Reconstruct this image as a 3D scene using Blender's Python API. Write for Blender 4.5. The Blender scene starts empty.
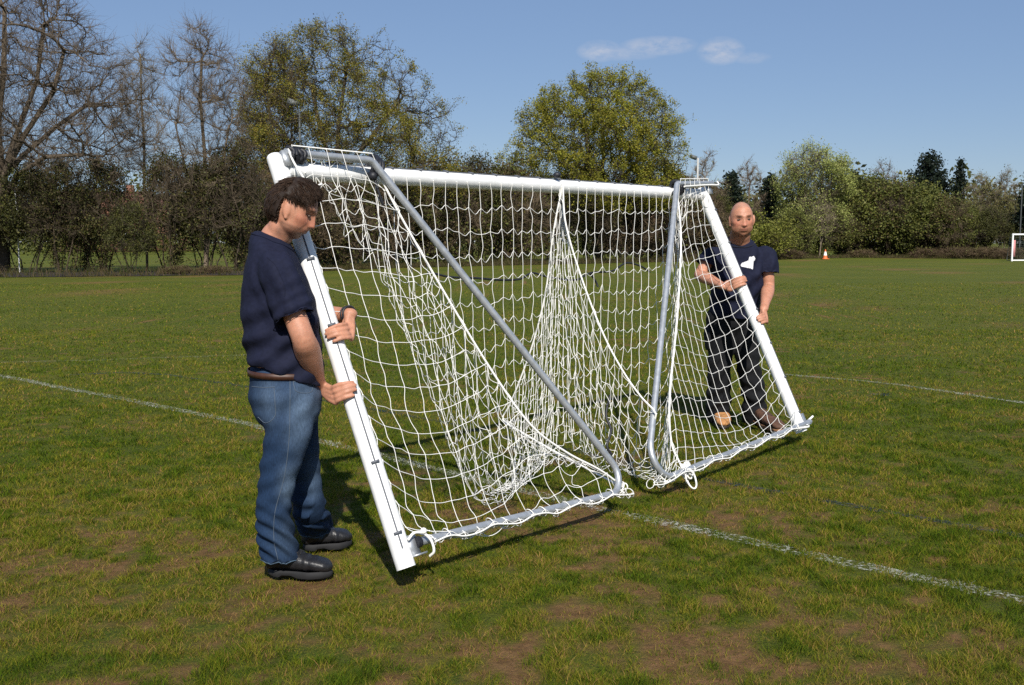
import bpy, bmesh, math, random, time
import numpy as np
from mathutils import Vector, Matrix, noise
from mathutils.bvhtree import BVHTree
_T0 = time.time()
rng = np.random.default_rng(7)
random.seed(7)
scn = bpy.context.scene
COL = scn.collection

# ------------------------------------------------------------------ camera
F_PX, CAM_H, PITCH = 1050.0, 1.43, 0.0962
cam_d = bpy.data.cameras.new('camera')
cam = bpy.data.objects.new('camera', cam_d); COL.objects.link(cam)
cam.location = (0, 0, CAM_H); cam.rotation_euler = (math.pi/2 - PITCH, 0, 0)
cam_d.sensor_fit = 'HORIZONTAL'; cam_d.sensor_width = 36; cam_d.lens = F_PX/1024*36
cam_d.clip_end = 3000; cam_d.clip_start = 0.05
scn.camera = cam
CP, SP = math.cos(PITCH), math.sin(PITCH)

def ray(px, py):
    u = (px-512)/F_PX; v = -(py-342.5)/F_PX
    return np.array([u, CP+v*SP, -SP+v*CP])          # world direction
def at(px, py, Y):                                    # point seen at a pixel, at world depth Y
    r = ray(px, py); return np.array([r[0]/r[1]*Y, Y, CAM_H + r[2]/r[1]*Y])
def onz(px, py, z=0.0):                               # point seen at a pixel, at height z
    r = ray(px, py); t = (z-CAM_H)/r[2]; return np.array([r[0]*t, r[1]*t, z])
def gx(px, Y): return ray(px, 300)[0]/ray(px, 300)[1]*Y
def hz(py, Y): return at(512, py, Y)[2]

# ------------------------------------------------------------------ world, sun
SUN_EL, SUN_AZ = math.radians(40), math.radians(-5.5)  # light travels towards +Y, turned a little to -X
w = bpy.data.worlds.new('World'); scn.world = w; w.use_nodes = True
nt = w.node_tree; nt.nodes.clear()
out = nt.nodes.new('ShaderNodeOutputWorld'); bg = nt.nodes.new('ShaderNodeBackground')
sky = nt.nodes.new('ShaderNodeTexSky'); sky.sky_type = 'NISHITA'; sky.sun_disc = False
ldir = Vector((math.sin(SUN_AZ)*math.cos(SUN_EL), math.cos(SUN_AZ)*math.cos(SUN_EL), -math.sin(SUN_EL)))
sky.sun_elevation = SUN_EL
sky.sun_rotation = math.atan2(-ldir.x, -ldir.y)
sky.altitude = 300; sky.air_density = 1.0; sky.dust_density = 0.1; sky.ozone_density = 2.6
bg.inputs['Strength'].default_value = 0.064
nt.links.new(bg.outputs[0], out.inputs[0])
# two small clouds far away in the sky
tc = nt.nodes.new('ShaderNodeTexCoord')
def wmath(op, a, b=None, clamp=False):
    n = nt.nodes.new('ShaderNodeMath'); n.operation = op; n.use_clamp = clamp
    for i, v in enumerate((a, b)):
        if v is None: continue
        if isinstance(v, (int, float)): n.inputs[i].default_value = v
        else: nt.links.new(v, n.inputs[i])
    return n.outputs[0]
sep = nt.nodes.new('ShaderNodeSeparateXYZ'); nt.links.new(tc.outputs['Generated'], sep.inputs[0])
az = wmath('ARCTAN2', sep.outputs[0], sep.outputs[1]); el = wmath('ARCSINE', sep.outputs[2])
nz = nt.nodes.new('ShaderNodeTexNoise'); nz.inputs['Scale'].default_value = 60; nz.inputs['Detail'].default_value = 6
nz.inputs['Roughness'].default_value = .62
mp = nt.nodes.new('ShaderNodeMapping'); mp.inputs['Scale'].default_value = (1, 1, 2.0)
nt.links.new(tc.outputs['Generated'], mp.inputs[0]); nt.links.new(mp.outputs[0], nz.inputs['Vector'])
tot = None
for (px, py, rx, ry, a) in ((658, 46, 40, 10, 1.0), (600, 51, 24, 11, .95), (721, 51, 24, 14, 1.1), (628, 53, 40, 8, .6), (752, 58, 20, 6, .45)):
    d = Vector(ray(px, py)).normalized()
    a0, e0 = math.atan2(d.x, d.y), math.asin(d.z)
    dx = wmath('DIVIDE', wmath('SUBTRACT', az, a0), rx/F_PX); dy = wmath('DIVIDE', wmath('SUBTRACT', el, e0), ry/F_PX)
    q = wmath('SUBTRACT', 1.0, wmath('ADD', wmath('MULTIPLY', dx, dx), wmath('MULTIPLY', dy, dy)), True)
    q = wmath('MULTIPLY', q, a)
    tot = q if tot is None else wmath('MAXIMUM', tot, q)
msk = wmath('MULTIPLY', tot, wmath('MULTIPLY', wmath('SUBTRACT', nz.outputs[0], .28, True), 3.0, True))
msk = wmath('MULTIPLY', msk, .46, True)
mix = nt.nodes.new('ShaderNodeMix'); mix.data_type = 'RGBA'
hs_ = nt.nodes.new('ShaderNodeHueSaturation'); hs_.inputs['Saturation'].default_value = 1.0; hs_.inputs['Hue'].default_value = .506
nt.links.new(sky.outputs[0], hs_.inputs['Color'])
nt.links.new(msk, mix.inputs[0]); ev_ = nt.nodes.new('ShaderNodeMix'); ev_.data_type = 'RGBA'; ev_.inputs[0].default_value = .5; ev_.inputs[7].default_value = (2.45, 3.95, 6.9, 1)
nt.links.new(hs_.outputs[0], ev_.inputs[6]); nt.links.new(ev_.outputs[2], mix.inputs[6])
mix.inputs[7].default_value = (8.2, 8.0, 8.3, 1)
nt.links.new(mix.outputs[2], bg.inputs[0])

sl = bpy.data.lights.new('sun', 'SUN'); sl.energy = 4.5; sl.angle = math.radians(.53); sl.color = (1, .95, .87)
so = bpy.data.objects.new('sun', sl); COL.objects.link(so)
so.rotation_euler = ldir.to_track_quat('-Z', 'Y').to_euler(); so.location = (8, -20, 30)
scn.view_settings.view_transform = 'Standard'; scn.view_settings.look = 'None'
scn.view_settings.exposure = 0.43; scn.view_settings.gamma = 1
scn.cycles.max_bounces = 6; scn.cycles.transparent_max_bounces = 8
scn.cycles.use_denoising = False

# ------------------------------------------------------------------ materials
def material(name, color=(.5,.5,.5), rough=.6, metal=0.0, attr=False, noise_scale=None, noise_amt=.25, bump=0.0,
             bump_scale=200, sss=0.0, spec=.5, translucent=0.0, stretch=None, coat=0.0):
    m = bpy.data.materials.new(name); m.use_nodes = True
    t = m.node_tree; b = t.nodes['Principled BSDF']
    b.inputs['Roughness'].default_value = rough; b.inputs['Metallic'].default_value = metal
    b.inputs['Specular IOR Level'].default_value = spec
    b.inputs['Coat Weight'].default_value = coat
    if attr:
        a = t.nodes.new('ShaderNodeVertexColor'); a.layer_name = 'Col'; base = a.outputs[0]
    else:
        a = t.nodes.new('ShaderNodeRGB'); a.outputs[0].default_value = (*color, 1); base = a.outputs[0]
    co = t.nodes.new('ShaderNodeTexCoord'); vec = co.outputs['Object']
    if stretch:
        mpn = t.nodes.new('ShaderNodeMapping'); mpn.inputs['Scale'].default_value = stretch
        t.links.new(vec, mpn.inputs[0]); vec = mpn.outputs[0]
    if noise_scale:
        n = t.nodes.new('ShaderNodeTexNoise'); n.inputs['Scale'].default_value = noise_scale
        n.inputs['Detail'].default_value = 5
        t.links.new(vec, n.inputs['Vector'])
        r = t.nodes.new('ShaderNodeMapRange'); r.inputs[1].default_value = .25; r.inputs[2].default_value = .75
        r.inputs[3].default_value = 1-noise_amt; r.inputs[4].default_value = 1+noise_amt
        t.links.new(n.outputs[0], r.inputs[0])
        mu = t.nodes.new('ShaderNodeVectorMath'); mu.operation = 'SCALE'
        t.links.new(base, mu.inputs[0]); t.links.new(r.outputs[0], mu.inputs['Scale']); base = mu.outputs[0]
    t.links.new(base, b.inputs['Base Color'])
    if bump:
        n = t.nodes.new('ShaderNodeTexNoise'); n.inputs['Scale'].default_value = bump_scale; n.inputs['Detail'].default_value = 4
        t.links.new(vec, n.inputs['Vector'])
        bp = t.nodes.new('ShaderNodeBump'); bp.inputs['Strength'].default_value = bump; bp.inputs['Distance'].default_value = .01
        t.links.new(n.outputs[0], bp.inputs['Height']); t.links.new(bp.outputs[0], b.inputs['Normal'])
    if sss:
        b.inputs['Subsurface Weight'].default_value = sss
        b.inputs['Subsurface Radius'].default_value = (.012, .004, .002); b.inputs['Subsurface Scale'].default_value = 1.0
    if translucent:
        tr = t.nodes.new('ShaderNodeBsdfTranslucent'); t.links.new(base, tr.inputs[0])
        mx = t.nodes.new('ShaderNodeMixShader'); mx.inputs[0].default_value = translucent
        t.links.new(b.outputs[0], mx.inputs[1]); t.links.new(tr.outputs[0], mx.inputs[2])
        t.links.new(mx.outputs[0], t.nodes['Material Output'].inputs[0])
    return m

# ------------------------------------------------------------------ objects
def tag(o, label=None, cat=None, group=None, kind=None):
    if label: o['label'] = label
    if cat: o['category'] = cat
    if group: o['group'] = group
    if kind: o['kind'] = kind
    return o
def thing(name, label, cat, loc=(0,0,0), rotz=0, group=None):
    o = bpy.data.objects.new(name, None); COL.objects.link(o); o.empty_display_size = .2
    o.location = loc; o.rotation_euler = (0, 0, rotz)
    return tag(o, label, cat, group)
def add(name, me, mat=None, parent=None, loc=None, keep=True):
    """link a mesh; vertices are world coordinates when the parent sits elsewhere and keep is set"""
    o = bpy.data.objects.new(name, me); COL.objects.link(o)
    if mat: me.materials.append(mat)
    if parent:
        o.parent = parent
        if keep:
            q = parent
            M = Matrix.Identity(4)
            while q: M = q.matrix_basis @ (q.matrix_parent_inverse if q.parent else Matrix.Identity(4)) @ M if False else (q.matrix_basis @ M); q = q.parent
            me.transform(M.inverted())
    if loc is not None: o.location = loc
    return o
def mesh(name, V, Fq, smooth=True, col=None):
    """V (n,3); Fq an (m,4)/(m,3) array or a list of such arrays / tuples"""
    me = bpy.data.meshes.new(name)
    V = np.asarray(V, np.float32)
    arrs = Fq if isinstance(Fq, list) and len(Fq) and isinstance(Fq[0], np.ndarray) else [Fq]
    if isinstance(arrs[0], np.ndarray):
        arrs = [a for a in arrs if len(a)]
        li = np.concatenate([a.ravel() for a in arrs]).astype(np.int32)
        lt = np.concatenate([np.full(len(a), a.shape[1], np.int32) for a in arrs])
        ls = np.concatenate([[0], np.cumsum(lt)[:-1]]).astype(np.int32)
        me.vertices.add(len(V)); me.vertices.foreach_set('co', V.ravel())
        me.loops.add(len(li)); me.loops.foreach_set('vertex_index', li)
        me.polygons.add(len(lt)); me.polygons.foreach_set('loop_start', ls); me.polygons.foreach_set('loop_total', lt)
        me.update(calc_edges=True)
    else:
        me.from_pydata(V.tolist(), [], [list(f) for f in Fq]); me.update()
    if smooth: me.polygons.foreach_set('use_smooth', np.ones(len(me.polygons), bool))
    if col is not None: setcol(me, col)
    return me
def setcol(me, col):
    a = me.color_attributes.new('Col', 'FLOAT_COLOR', 'POINT')
    c = np.ones((len(me.vertices), 4), np.float32); c[:, :3] = col
    a.data.foreach_set('color', c.ravel())
class MB:
    """collects vertices and faces of one mesh"""
    def __init__(s): s.V = []; s.F3 = []; s.F4 = []; s.n = 0; s.C = []
    def put(s, V, F, col=None):
        V = np.asarray(V, float).reshape(-1, 3); F = np.asarray(F, int)
        if F.shape[1] == 3: s.F3.append(F+s.n)
        else: s.F4.append(F+s.n)
        s.V.append(V); s.n += len(V)
        s.C.append(np.broadcast_to(np.array(col if col is not None else (.5,.5,.5), float), (len(V), 3)))
        return s
    def mesh(s, name, smooth=True, col=False):
        fs = []
        if s.F4: fs.append(np.concatenate(s.F4))
        if s.F3: fs.append(np.concatenate(s.F3))
        return mesh(name, np.concatenate(s.V), fs, smooth, np.concatenate(s.C) if col else None)
    def build(s, name, mat, parent=None, smooth=True, col=False, **k):
        return add(name, s.mesh(name, smooth, col), mat, parent, **k)
def unit(v): v = np.asarray(v, float); return v/(np.linalg.norm(v)+1e-12)
def tube(mb, pts, r, n=10, caps=True, col=None):
    """round pipe along pts with parallel-transported frames"""
    P = np.asarray(pts, float); m = len(P); r = np.broadcast_to(np.asarray(r, float), (m,))
    T = np.gradient(P, axis=0); T /= np.linalg.norm(T, axis=1)[:, None]+1e-12
    ref = np.array([0,0,1.]) if abs(T[0][2]) < .9 else np.array([1.,0,0])
    u = unit(np.cross(T[0], ref)); U = []
    for i in range(m):
        u = unit(u - T[i]*np.dot(u, T[i])); U.append(u)
    U = np.array(U); W = np.cross(T, U)
    a = np.arange(n)*2*np.pi/n
    V = P[:,None]+r[:,None,None]*(np.cos(a)[None,:,None]*U[:,None]+np.sin(a)[None,:,None]*W[:,None])
    i = np.arange(m-1)[:,None]*n; j = np.arange(n)[None]; k = (j+1)%n
    F = np.stack([i+j, i+k, i+n+k, i+n+j], -1).reshape(-1, 4)
    b = mb.n; mb.put(V.reshape(-1,3), F, col)
    if caps:
        for e, row in ((0, 0), (m-1, (m-1)*n)):
            idx = np.arange(n)+row
            F = np.stack([np.full(n, 0), 1+np.arange(n), 1+(np.arange(n)+1)%n], 1)
            if e == 0: F = F[:, ::-1]
            mb.put(np.concatenate([P[e][None], V.reshape(-1,3)[idx]]), F, col)
    return mb
def twigs(mb, A, B, ra, rb, n=3, col=None):
    """many straight tapered sticks at once"""
    A = np.asarray(A, float); B = np.asarray(B, float); m = len(A)
    if m == 0: return mb
    T = B-A; T /= np.linalg.norm(T, axis=1)[:, None]+1e-9
    ref = np.where(np.abs(T[:, 2:3]) < .9, [[0,0,1.]], [[1.,0,0]])
    U = np.cross(T, ref); U /= np.linalg.norm(U, axis=1)[:, None]+1e-9; W = np.cross(T, U)
    a = np.arange(n)*2*np.pi/n; ca, sa = np.cos(a)[None,:,None], np.sin(a)[None,:,None]
    R = ca*U[:,None]+sa*W[:,None]
    ra = np.broadcast_to(ra, (m,))[:,None,None]; rb = np.broadcast_to(rb, (m,))[:,None,None]
    V = np.concatenate([A[:,None]+ra*R, B[:,None]+rb*R], 1).reshape(-1, 3)
    i = np.arange(m)[:,None]*2*n; j = np.arange(n)[None]; k = (j+1)%n
    F = np.stack([i+j, i+k, i+n+k, i+n+j], -1).reshape(-1, 4)
    c = None
    if col is not None: c = np.repeat(np.broadcast_to(col, (m,3)), 2*n, 0)
    return mb.put(V, F, c)
def catmull(P, k=4):
    P = np.asarray(P, float); Q = np.concatenate([[2*P[0]-P[1]], P, [2*P[-1]-P[-2]]])
    t = np.linspace(0, 1, k, endpoint=False)[None,:,None]
    a, b, c, d = Q[:-3,None], Q[1:-2,None], Q[2:-1,None], Q[3:,None]
    S = .5*(2*b+(c-a)*t+(2*a-5*b+4*c-d)*t**2+(3*b-a-3*c+d)*t**3)
    return np.concatenate([S.reshape(-1, P.shape[1]), P[-1:]])
def fillet(P, rad, k=8):
    P = [np.asarray(p, float) for p in P]; o = [P[0]]
    for i in range(1, len(P)-1):
        a, b = unit(P[i-1]-P[i]), unit(P[i+1]-P[i]); r = rad[i-1]
        th = math.acos(np.clip(np.dot(a, b), -1, 1))/2; l = r/math.tan(th)
        c = P[i]+unit(a+b)*r/math.sin(th); p0, p1 = P[i]+a*l, P[i]+b*l
        v0, v1 = p0-c, p1-c
        om = math.acos(np.clip(np.dot(unit(v0), unit(v1)), -1, 1))
        for s in np.linspace(0, 1, k):
            o.append(c+(math.sin((1-s)*om)*v0+math.sin(s*om)*v1)/math.sin(om))
    o.append(P[-1]); return np.array(o)
def box(mb, c, sx, sy, sz, ax=None, col=None):
    ax = np.eye(3) if ax is None else np.asarray(ax, float)
    s = np.array([[x,y,z] for x in (-.5,.5) for y in (-.5,.5) for z in (-.5,.5)])*[sx,sy,sz]
    V = np.asarray(c)+s@ax
    return mb.put(V, [[0,1,3,2],[4,6,7,5],[0,4,5,1],[2,3,7,6],[0,2,6,4],[1,5,7,3]], col)
def ball(mb, c, r, ax=None, nu=12, nv=8, col=None):
    r = np.broadcast_to(np.asarray(r, float), (3,)); ax = np.eye(3) if ax is None else np.asarray(ax, float)
    th = np.arange(nu)*2*np.pi/nu; ph = np.linspace(0, np.pi, nv+1)[1:-1]
    V = np.array([[0,0,1.]]+[[math.sin(p)*math.cos(t), math.sin(p)*math.sin(t), math.cos(p)] for p in ph for t in th]+[[0,0,-1.]])
    F3 = [[0,1+i,1+(i+1)%nu] for i in range(nu)]; L = 1+(nv-2)*nu
    F3 += [[len(V)-1, L+(i+1)%nu, L+i] for i in range(nu)]
    F4 = [[1+k*nu+i, 1+(k+1)*nu+i, 1+(k+1)*nu+(i+1)%nu, 1+k*nu+(i+1)%nu] for k in range(nv-2) for i in range(nu)]
    V = np.asarray(c)+(V*r)@ax
    b = mb.n; mb.put(V, F3, col)
    mb.F4.append(np.array(F4)+b)
    return mb
# value noise, vectorised
def vnoise(P, seed=0):
    P = np.asarray(P, float); i = np.floor(P).astype(np.int64); f = P-i; f = f*f*(3-2*f)
    def h(ix, iy):
        n = (ix*374761393+iy*668265263+seed*1442695041) & 0xffffffff
        n = ((n ^ (n >> 13))*1274126177) & 0xffffffff
        return ((n ^ (n >> 16)) & 0xffff)/65535.
    x, y = i[...,0], i[...,1]; fx, fy = f[...,0], f[...,1]
    return (h(x,y)*(1-fx)+h(x+1,y)*fx)*(1-fy)+(h(x,y+1)*(1-fx)+h(x+1,y+1)*fx)*fy
def fbm(P, seed=0, octv=4):
    s = 0; a = .5; P = np.asarray(P, float)
    for k in range(octv): s = s+a*vnoise(P*2**k, seed+k*17); a *= .5
    return s/(1-.5**octv)
# ------------------------------------------------------------------ the pitch: ground sheet, painted lines, grass
xs = np.concatenate([-np.geomspace(400, 7, 40), np.linspace(-6.9, 6.9, 231), np.geomspace(7, 400, 40)])
ys = np.concatenate([[-60,-20,-5,-1], np.linspace(0.5, 16, 260), np.geomspace(16.2, 700, 70)])
GX, GY = np.meshgrid(xs, ys); nx_, ny_ = len(xs), len(ys)
def wear(P):
    """how worn the turf is, 0 lush to 1 bare earth"""
    P = np.asarray(P, float)
    a = fbm(P*1.3+31, 3, 5); b = fbm(P*7.3, 9, 4); c = fbm(P*3.1+70, 19, 4)
    near = np.clip((7.2-P[...,1])/3.6, 0, 1)*np.clip(1.05-.12*P[...,0], .45, 1.5)
    worn = np.exp(-((P[...,0]-.6)**2/.5+(P[...,1]-5.5)**2/.5))*.10
    d = fbm(P*19, 29, 3)
    v = .20*a+.30*b+.18*c+.32*d
    return np.clip((v-.575+.115*near+worn)*8, 0, .9)
P2 = np.stack([GX, GY], -1)
wr = wear(P2)
hgt = (fbm(P2*.9, 5, 4)-.5)*.03*np.clip((30-np.abs(P2[...,1]))/30, 0, 1)
V = np.stack([GX, GY, hgt-.012], -1).reshape(-1, 3)
i = np.arange(ny_-1)[:,None]*nx_; j = np.arange(nx_-1)[None]
Fq = np.stack([i+j, i+j+1, i+nx_+j+1, i+nx_+j], -1).reshape(-1, 4)
gm = bpy.data.materials.new('turf'); gm.use_nodes = True
t = gm.node_tree; b = t.nodes['Principled BSDF']; b.inputs['Roughness'].default_value = .9; b.inputs['Specular IOR Level'].default_value = .15
L = t.links.new
def N(kind, **kw):
    n = t.nodes.new(kind)
    for k_, v_ in kw.items():
        if k_ in n.inputs: n.inputs[k_].default_value = v_
        else: setattr(n, k_, v_)
    return n
def nodemix(a, b_, f):
    m_ = N('ShaderNodeMix', data_type='RGBA')
    for s_, v_ in ((6, a), (7, b_)):
        if isinstance(v_, tuple): m_.inputs[s_].default_value = (*v_, 1)
        else: L(v_, m_.inputs[s_])
    L(f, m_.inputs[0]); return m_.outputs[2]
def rng_(v, lo, hi, a=0., b_=1.):
    r = N('ShaderNodeMapRange'); r.inputs[1].default_value = lo; r.inputs[2].default_value = hi; r.inputs[3].default_value = a; r.inputs[4].default_value = b_
    L(v, r.inputs[0]); return r.outputs[0]
co = N('ShaderNodeTexCoord').outputs['Object']
def nzo(scale, detail=5, rough=.6, stretch=None):
    n = N('ShaderNodeTexNoise'); n.inputs['Scale'].default_value = scale; n.inputs['Detail'].default_value = detail; n.inputs['Roughness'].default_value = rough
    v = co
    if stretch:
        mp_ = N('ShaderNodeMapping'); mp_.inputs['Scale'].default_value = stretch; L(co, mp_.inputs[0]); v = mp_.outputs[0]
    L(v, n.inputs['Vector']); return n.outputs[0]
c1 = nodemix((.068,.098,.009), (.120,.130,.013), rng_(nzo(.22, 6, .65), .35, .65))
c2 = nodemix(c1, (.140,.122,.020), rng_(nzo(1.3, 6, .7), .5, .75, 0, .55))
c3 = nodemix(c2, (.038,.062,.007), rng_(nzo(5, 6, .75), .5, .72, 0, .7))
c3 = nodemix(c3, (.150,.145,.018), rng_(nzo(30, 4, .8), .50, .66, 0, .7))
c3 = nodemix(c3, (.022,.030,.006), rng_(nzo(95, 3, .8), .50, .62, 0, .75))
c3 = nodemix(c3, (.20,.16,.040), rng_(nzo(130, 3, .8), .57, .67, 0, .55))
va = N('ShaderNodeVertexColor', layer_name='Col')
c4 = nodemix(c3, nodemix((.120,.060,.024), (.270,.145,.066), rng_(nzo(14, 6, .7), .3, .7)), va.outputs[0])
L(c4, b.inputs['Base Color'])
bp = N('ShaderNodeBump'); bp.inputs['Strength'].default_value = .8; bp.inputs['Distance'].default_value = .05
L(nzo(26, 6, .8), bp.inputs['Height']); L(bp.outputs[0], b.inputs['Normal'])
ground = add('ground', mesh('ground', V, Fq, True, np.repeat(wr.reshape(-1,1), 3, 1)), gm)
tag(ground, 'mown olive green playing field turf with worn earthy patches', None, None, 'structure')

# painted lines: name, pixel polyline on the ground, width, colour, cover
LINES = [('white_line', [(-40,366),(0,374.5),(240,421),(600,507),(1060,606)], .105, (.64,.64,.56), .57, 'chalky white touchline running diagonally under the goal'),
         ('blue_line', [(70,374),(126,371.5),(170,374),(260,388),(430,419),(690,475),(860,506),(1060,541)], .075, (.010,.028,.062), .70, 'faded dark blue line behind and right of the goal'),
         ('white_line', [(770,372.5),(900,384),(1060,407)], .10, (.56,.56,.46), .66, 'faint white line on the right behind the bald man'),
         ('white_line', [(-30,362),(100,359.5),(262,354)], .11, (.40,.40,.28), .5, 'very faint white line at the left of the pitch'),
         ('white_line', [(836,283.5),(884,291)], .12, (.42,.42,.30), .5, 'short faint white line far out on the right'),
         ('blue_mark', [(872,394.5),(887,394.5)], .16, (.010,.022,.085), .85, 'dark blue paint spot on the grass to the right')]
segs = []
for li_, (nm, pts, wd, c, cov, lab) in enumerate(LINES):
    G = np.array([onz(*p)[:2] for p in pts]); segs.append(G)
def line_near(P):
    """index of the line a blade stands on, or -1"""
    k = np.full(len(P), -1)
    for li_, G in enumerate(segs):
        d = np.full(len(P), 9.)
        for a_, b_ in zip(G[:-1], G[1:]):
            ab = b_-a_; s_ = np.clip(((P-a_)@ab)/(ab@ab), 0, 1)
            d = np.minimum(d, np.linalg.norm(P-(a_+s_[:,None]*ab), axis=1))
        wd, cov = LINES[li_][2], LINES[li_][4]
        edge = wd*.5*(.35+.6*fbm(P*7, 41+li_, 3)+.75*rng.random(len(P)))
        patch = fbm(P*np.array([3.3,3.3]), 61+li_, 3)
        hit = (d < edge) & (rng.random(len(P)) < cov*np.clip((patch-.25)*3, .15, 1.2))
        k[hit & (k < 0)] = li_
    return k
# grass blades: thick near the camera, thinning with distance as they shrink out of sight
def sample_turf():
    out_ = []
    for y0, y1, n in ((1.9,3,60000),(3,4,170000),(4,5,180000),(5,6,150000),(6,7.5,140000),(7.5,9.5,110000),(9.5,12.5,90000),(12.5,17,80000),(17,24,46000),(24,36,40000)):
        y = y0+(y1-y0)*rng.random(n); x = (rng.random(n)*2-1)*(y*.56+1.2)
        out_.append(np.stack([x, y], 1))
    return np.concatenate(out_)
B0 = sample_turf()
wv = wear(B0)
keep_ = rng.random(len(B0)) > wv*.78
B0 = B0[keep_]; wv = wv[keep_]
nb = len(B0)
tuft = fbm(B0*11, 77, 3); big = fbm(B0*.8+5, 88, 4); mid_ = fbm(B0*2.6+9, 98, 4)
D = B0[:,1]
hb = (.010+.019*rng.random(nb))*(.35+1.5*np.clip((tuft-.5)*2.0+.5,0,1))*(1-.4*wv)
wb = np.maximum(.0018, .00052*D)*(.7+.6*rng.random(nb))
ang = rng.random(nb)*2*np.pi; lean_ = (.35+1.2*rng.random(nb))*hb; la = rng.random(nb)*2*np.pi
zb = (fbm(B0*.9, 5, 4)-.5)*.03*np.clip((30-np.abs(D))/30, 0, 1)-.016
base = np.stack([B0[:,0], B0[:,1], zb], 1)
side = np.stack([np.cos(ang), np.sin(ang), 0*ang], 1)*wb[:,None]*.5
lv = np.stack([np.cos(la)*lean_, np.sin(la)*lean_, 0*la], 1)
upv = np.stack([0*hb, 0*hb, hb], 1)
VB = np.stack([base-side, base+side, base+side*.75+lv*.35+upv*.6, base-side*.75+lv*.35+upv*.6, base+lv+upv], 1)
pal = np.array([[.074,.118,.008],[.136,.150,.011],[.215,.185,.024],[.310,.185,.065],[.026,.052,.005]])
sc_ = np.clip(-.05+1.35*(mid_-.5)+.5+.9*(big-.5)+1.5*(fbm(B0*10,133,3)-.5)+.25*(rng.random(nb)-.5)+.08+.5*wv, 0, .999)
r_ = rng.random(nb)
k_ = np.where(sc_ < .42, np.where(r_<.55,0,np.where(r_<.8,4,1)), np.where(sc_<.62, np.where(r_<.38,0,np.where(r_<.8,1,2)), np.where(r_<.22,0,np.where(r_<.52,1,np.where(r_<.84,2,3)))))
cb = pal[k_]*(.75+.5*rng.random(nb))[:,None]
ln = line_near(B0)
pm_ = (ln >= 0)[:,None]
VB = np.stack([VB[:,0], VB[:,1]]+[np.where(pm_, base+(VB[:,q]-base)*.55, VB[:,q]) for q in (2,3,4)], 1)
def blades(mask, colr):
    Vv = VB[mask]; n = len(Vv); i5 = np.arange(n)[:,None]*5
    return mesh('grass', Vv.reshape(-1,3), [i5+np.array([[0,1,2,3]]), i5+np.array([[3,2,4]])], True, np.repeat(colr, 5, 0))
gmat = material('grass_blades', attr=True, rough=.85, spec=.04, translucent=.28)
grass = add('grass', blades(ln < 0, cb[ln < 0]), gmat)
tag(grass, 'short olive and yellow green grass covering the playing field', 'grass', None, 'stuff')
def paint_mat(c, cov):
    m = bpy.data.materials.new('line_paint'); m.use_nodes = True; tt = m.node_tree
    bb = tt.nodes['Principled BSDF']; bb.inputs['Base Color'].default_value = (*c, 1); bb.inputs['Roughness'].default_value = .9
    cc = tt.nodes.new('ShaderNodeTexCoord'); n = tt.nodes.new('ShaderNodeTexNoise'); n.inputs['Scale'].default_value = 48; n.inputs['Detail'].default_value = 6; n.inputs['Roughness'].default_value = .75
    tt.links.new(cc.outputs['Object'], n.inputs['Vector'])
    r = tt.nodes.new('ShaderNodeMapRange'); r.inputs[1].default_value = .65-.24*cov; r.inputs[2].default_value = .80-.24*cov
    tt.links.new(n.outputs[0], r.inputs[0]); tt.links.new(r.outputs[0], bb.inputs['Alpha'])
    return m
for li_, (nm, pts, wd, c, cov, lab) in enumerate(LINES):
    G = segs[li_]; mb = MB()
    Q = np.concatenate([np.linspace(a_, b_, 60, endpoint=False) for a_, b_ in zip(G[:-1], G[1:])]+[G[-1:]])
    T = np.gradient(Q, axis=0); T /= np.linalg.norm(T, axis=1)[:,None]; Nn = np.stack([-T[:,1], T[:,0]], 1)
    wob = wd*.5*(.6+.7*fbm(Q*6, 13, 3))[:,None]
    zz = (fbm(Q*.9, 5, 4)-.5)*.03*np.clip((30-np.abs(Q[:,1:2].ravel()))/30, 0, 1)-.005
    Vv = np.stack([np.column_stack([Q-Nn*wob, zz]), np.column_stack([Q+Nn*wob, zz])], 1).reshape(-1, 3)
    i2 = np.arange(len(Q)-1)[:,None]*2
    mb.put(Vv, i2+np.array([[0,1,3,2]]))
    ob = mb.build(nm, paint_mat(tuple(np.array(c)*.8), cov))
    tag(ob, lab, None, None, 'structure')
    m_ = ln == li_
    if m_.sum():
        pb = add('painted_grass', blades(m_, np.array(c)*(.7+.5*rng.random(m_.sum()))[:,None]), gmat, ob)
# ------------------------------------------------------------------ the folding goal carried by the two men
A0, A1 = at(404, 561, 4.20), at(277.5, 163, 4.666)      # left post, foot and top
B0_, B1_ = at(800, 428, 7.35), at(702.5, 192.5, 7.816)   # right post
dW = unit(B0_-A0); upA = unit(A1-A0); upB = unit(B1_-B0_)
mG = unit(np.cross(upA, dW)); mG = mG if mG[1] < 0 else -mG    # towards the camera side
white = material('white_powder_coat', (.80,.80,.79), .36, noise_scale=16, noise_amt=.11, spec=.4)
galv = material('galvanised_steel', (.43,.45,.47), .46, .6, noise_scale=30, noise_amt=.2)
black = material('black_rubber', (.012,.013,.018), .55)
dark = material('track_groove', (.10,.11,.13), .6)
twine = material('net_twine', (.80,.79,.75), .75, spec=.2)
goal = thing('football_goal', 'white football goal with folded sides and sagging net carried between two men', 'football goal', tuple((A0+B0_)/2*[1,1,0]))
RP = .041
def post(a, b, cap_top):
    mb = MB(); u = unit(b-a)
    tube(mb, [a, a+u*.01, b-u*.02, b], [RP, RP, RP, RP], 24)
    if cap_top: ball(mb, b, (RP, RP, RP*.7), nu=24, nv=12)
    return mb.build('post', white, goal)
pl_ = post(A0-upA*.03, A1+upA*.02, True); pr_ = post(B0_-upB*.03, B1_+upB*.01, True)
xb0, xb1 = A1-upA*.035+dW*.03, B1_-upB*.02-dW*.03
dX = unit(xb1-xb0)
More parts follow.
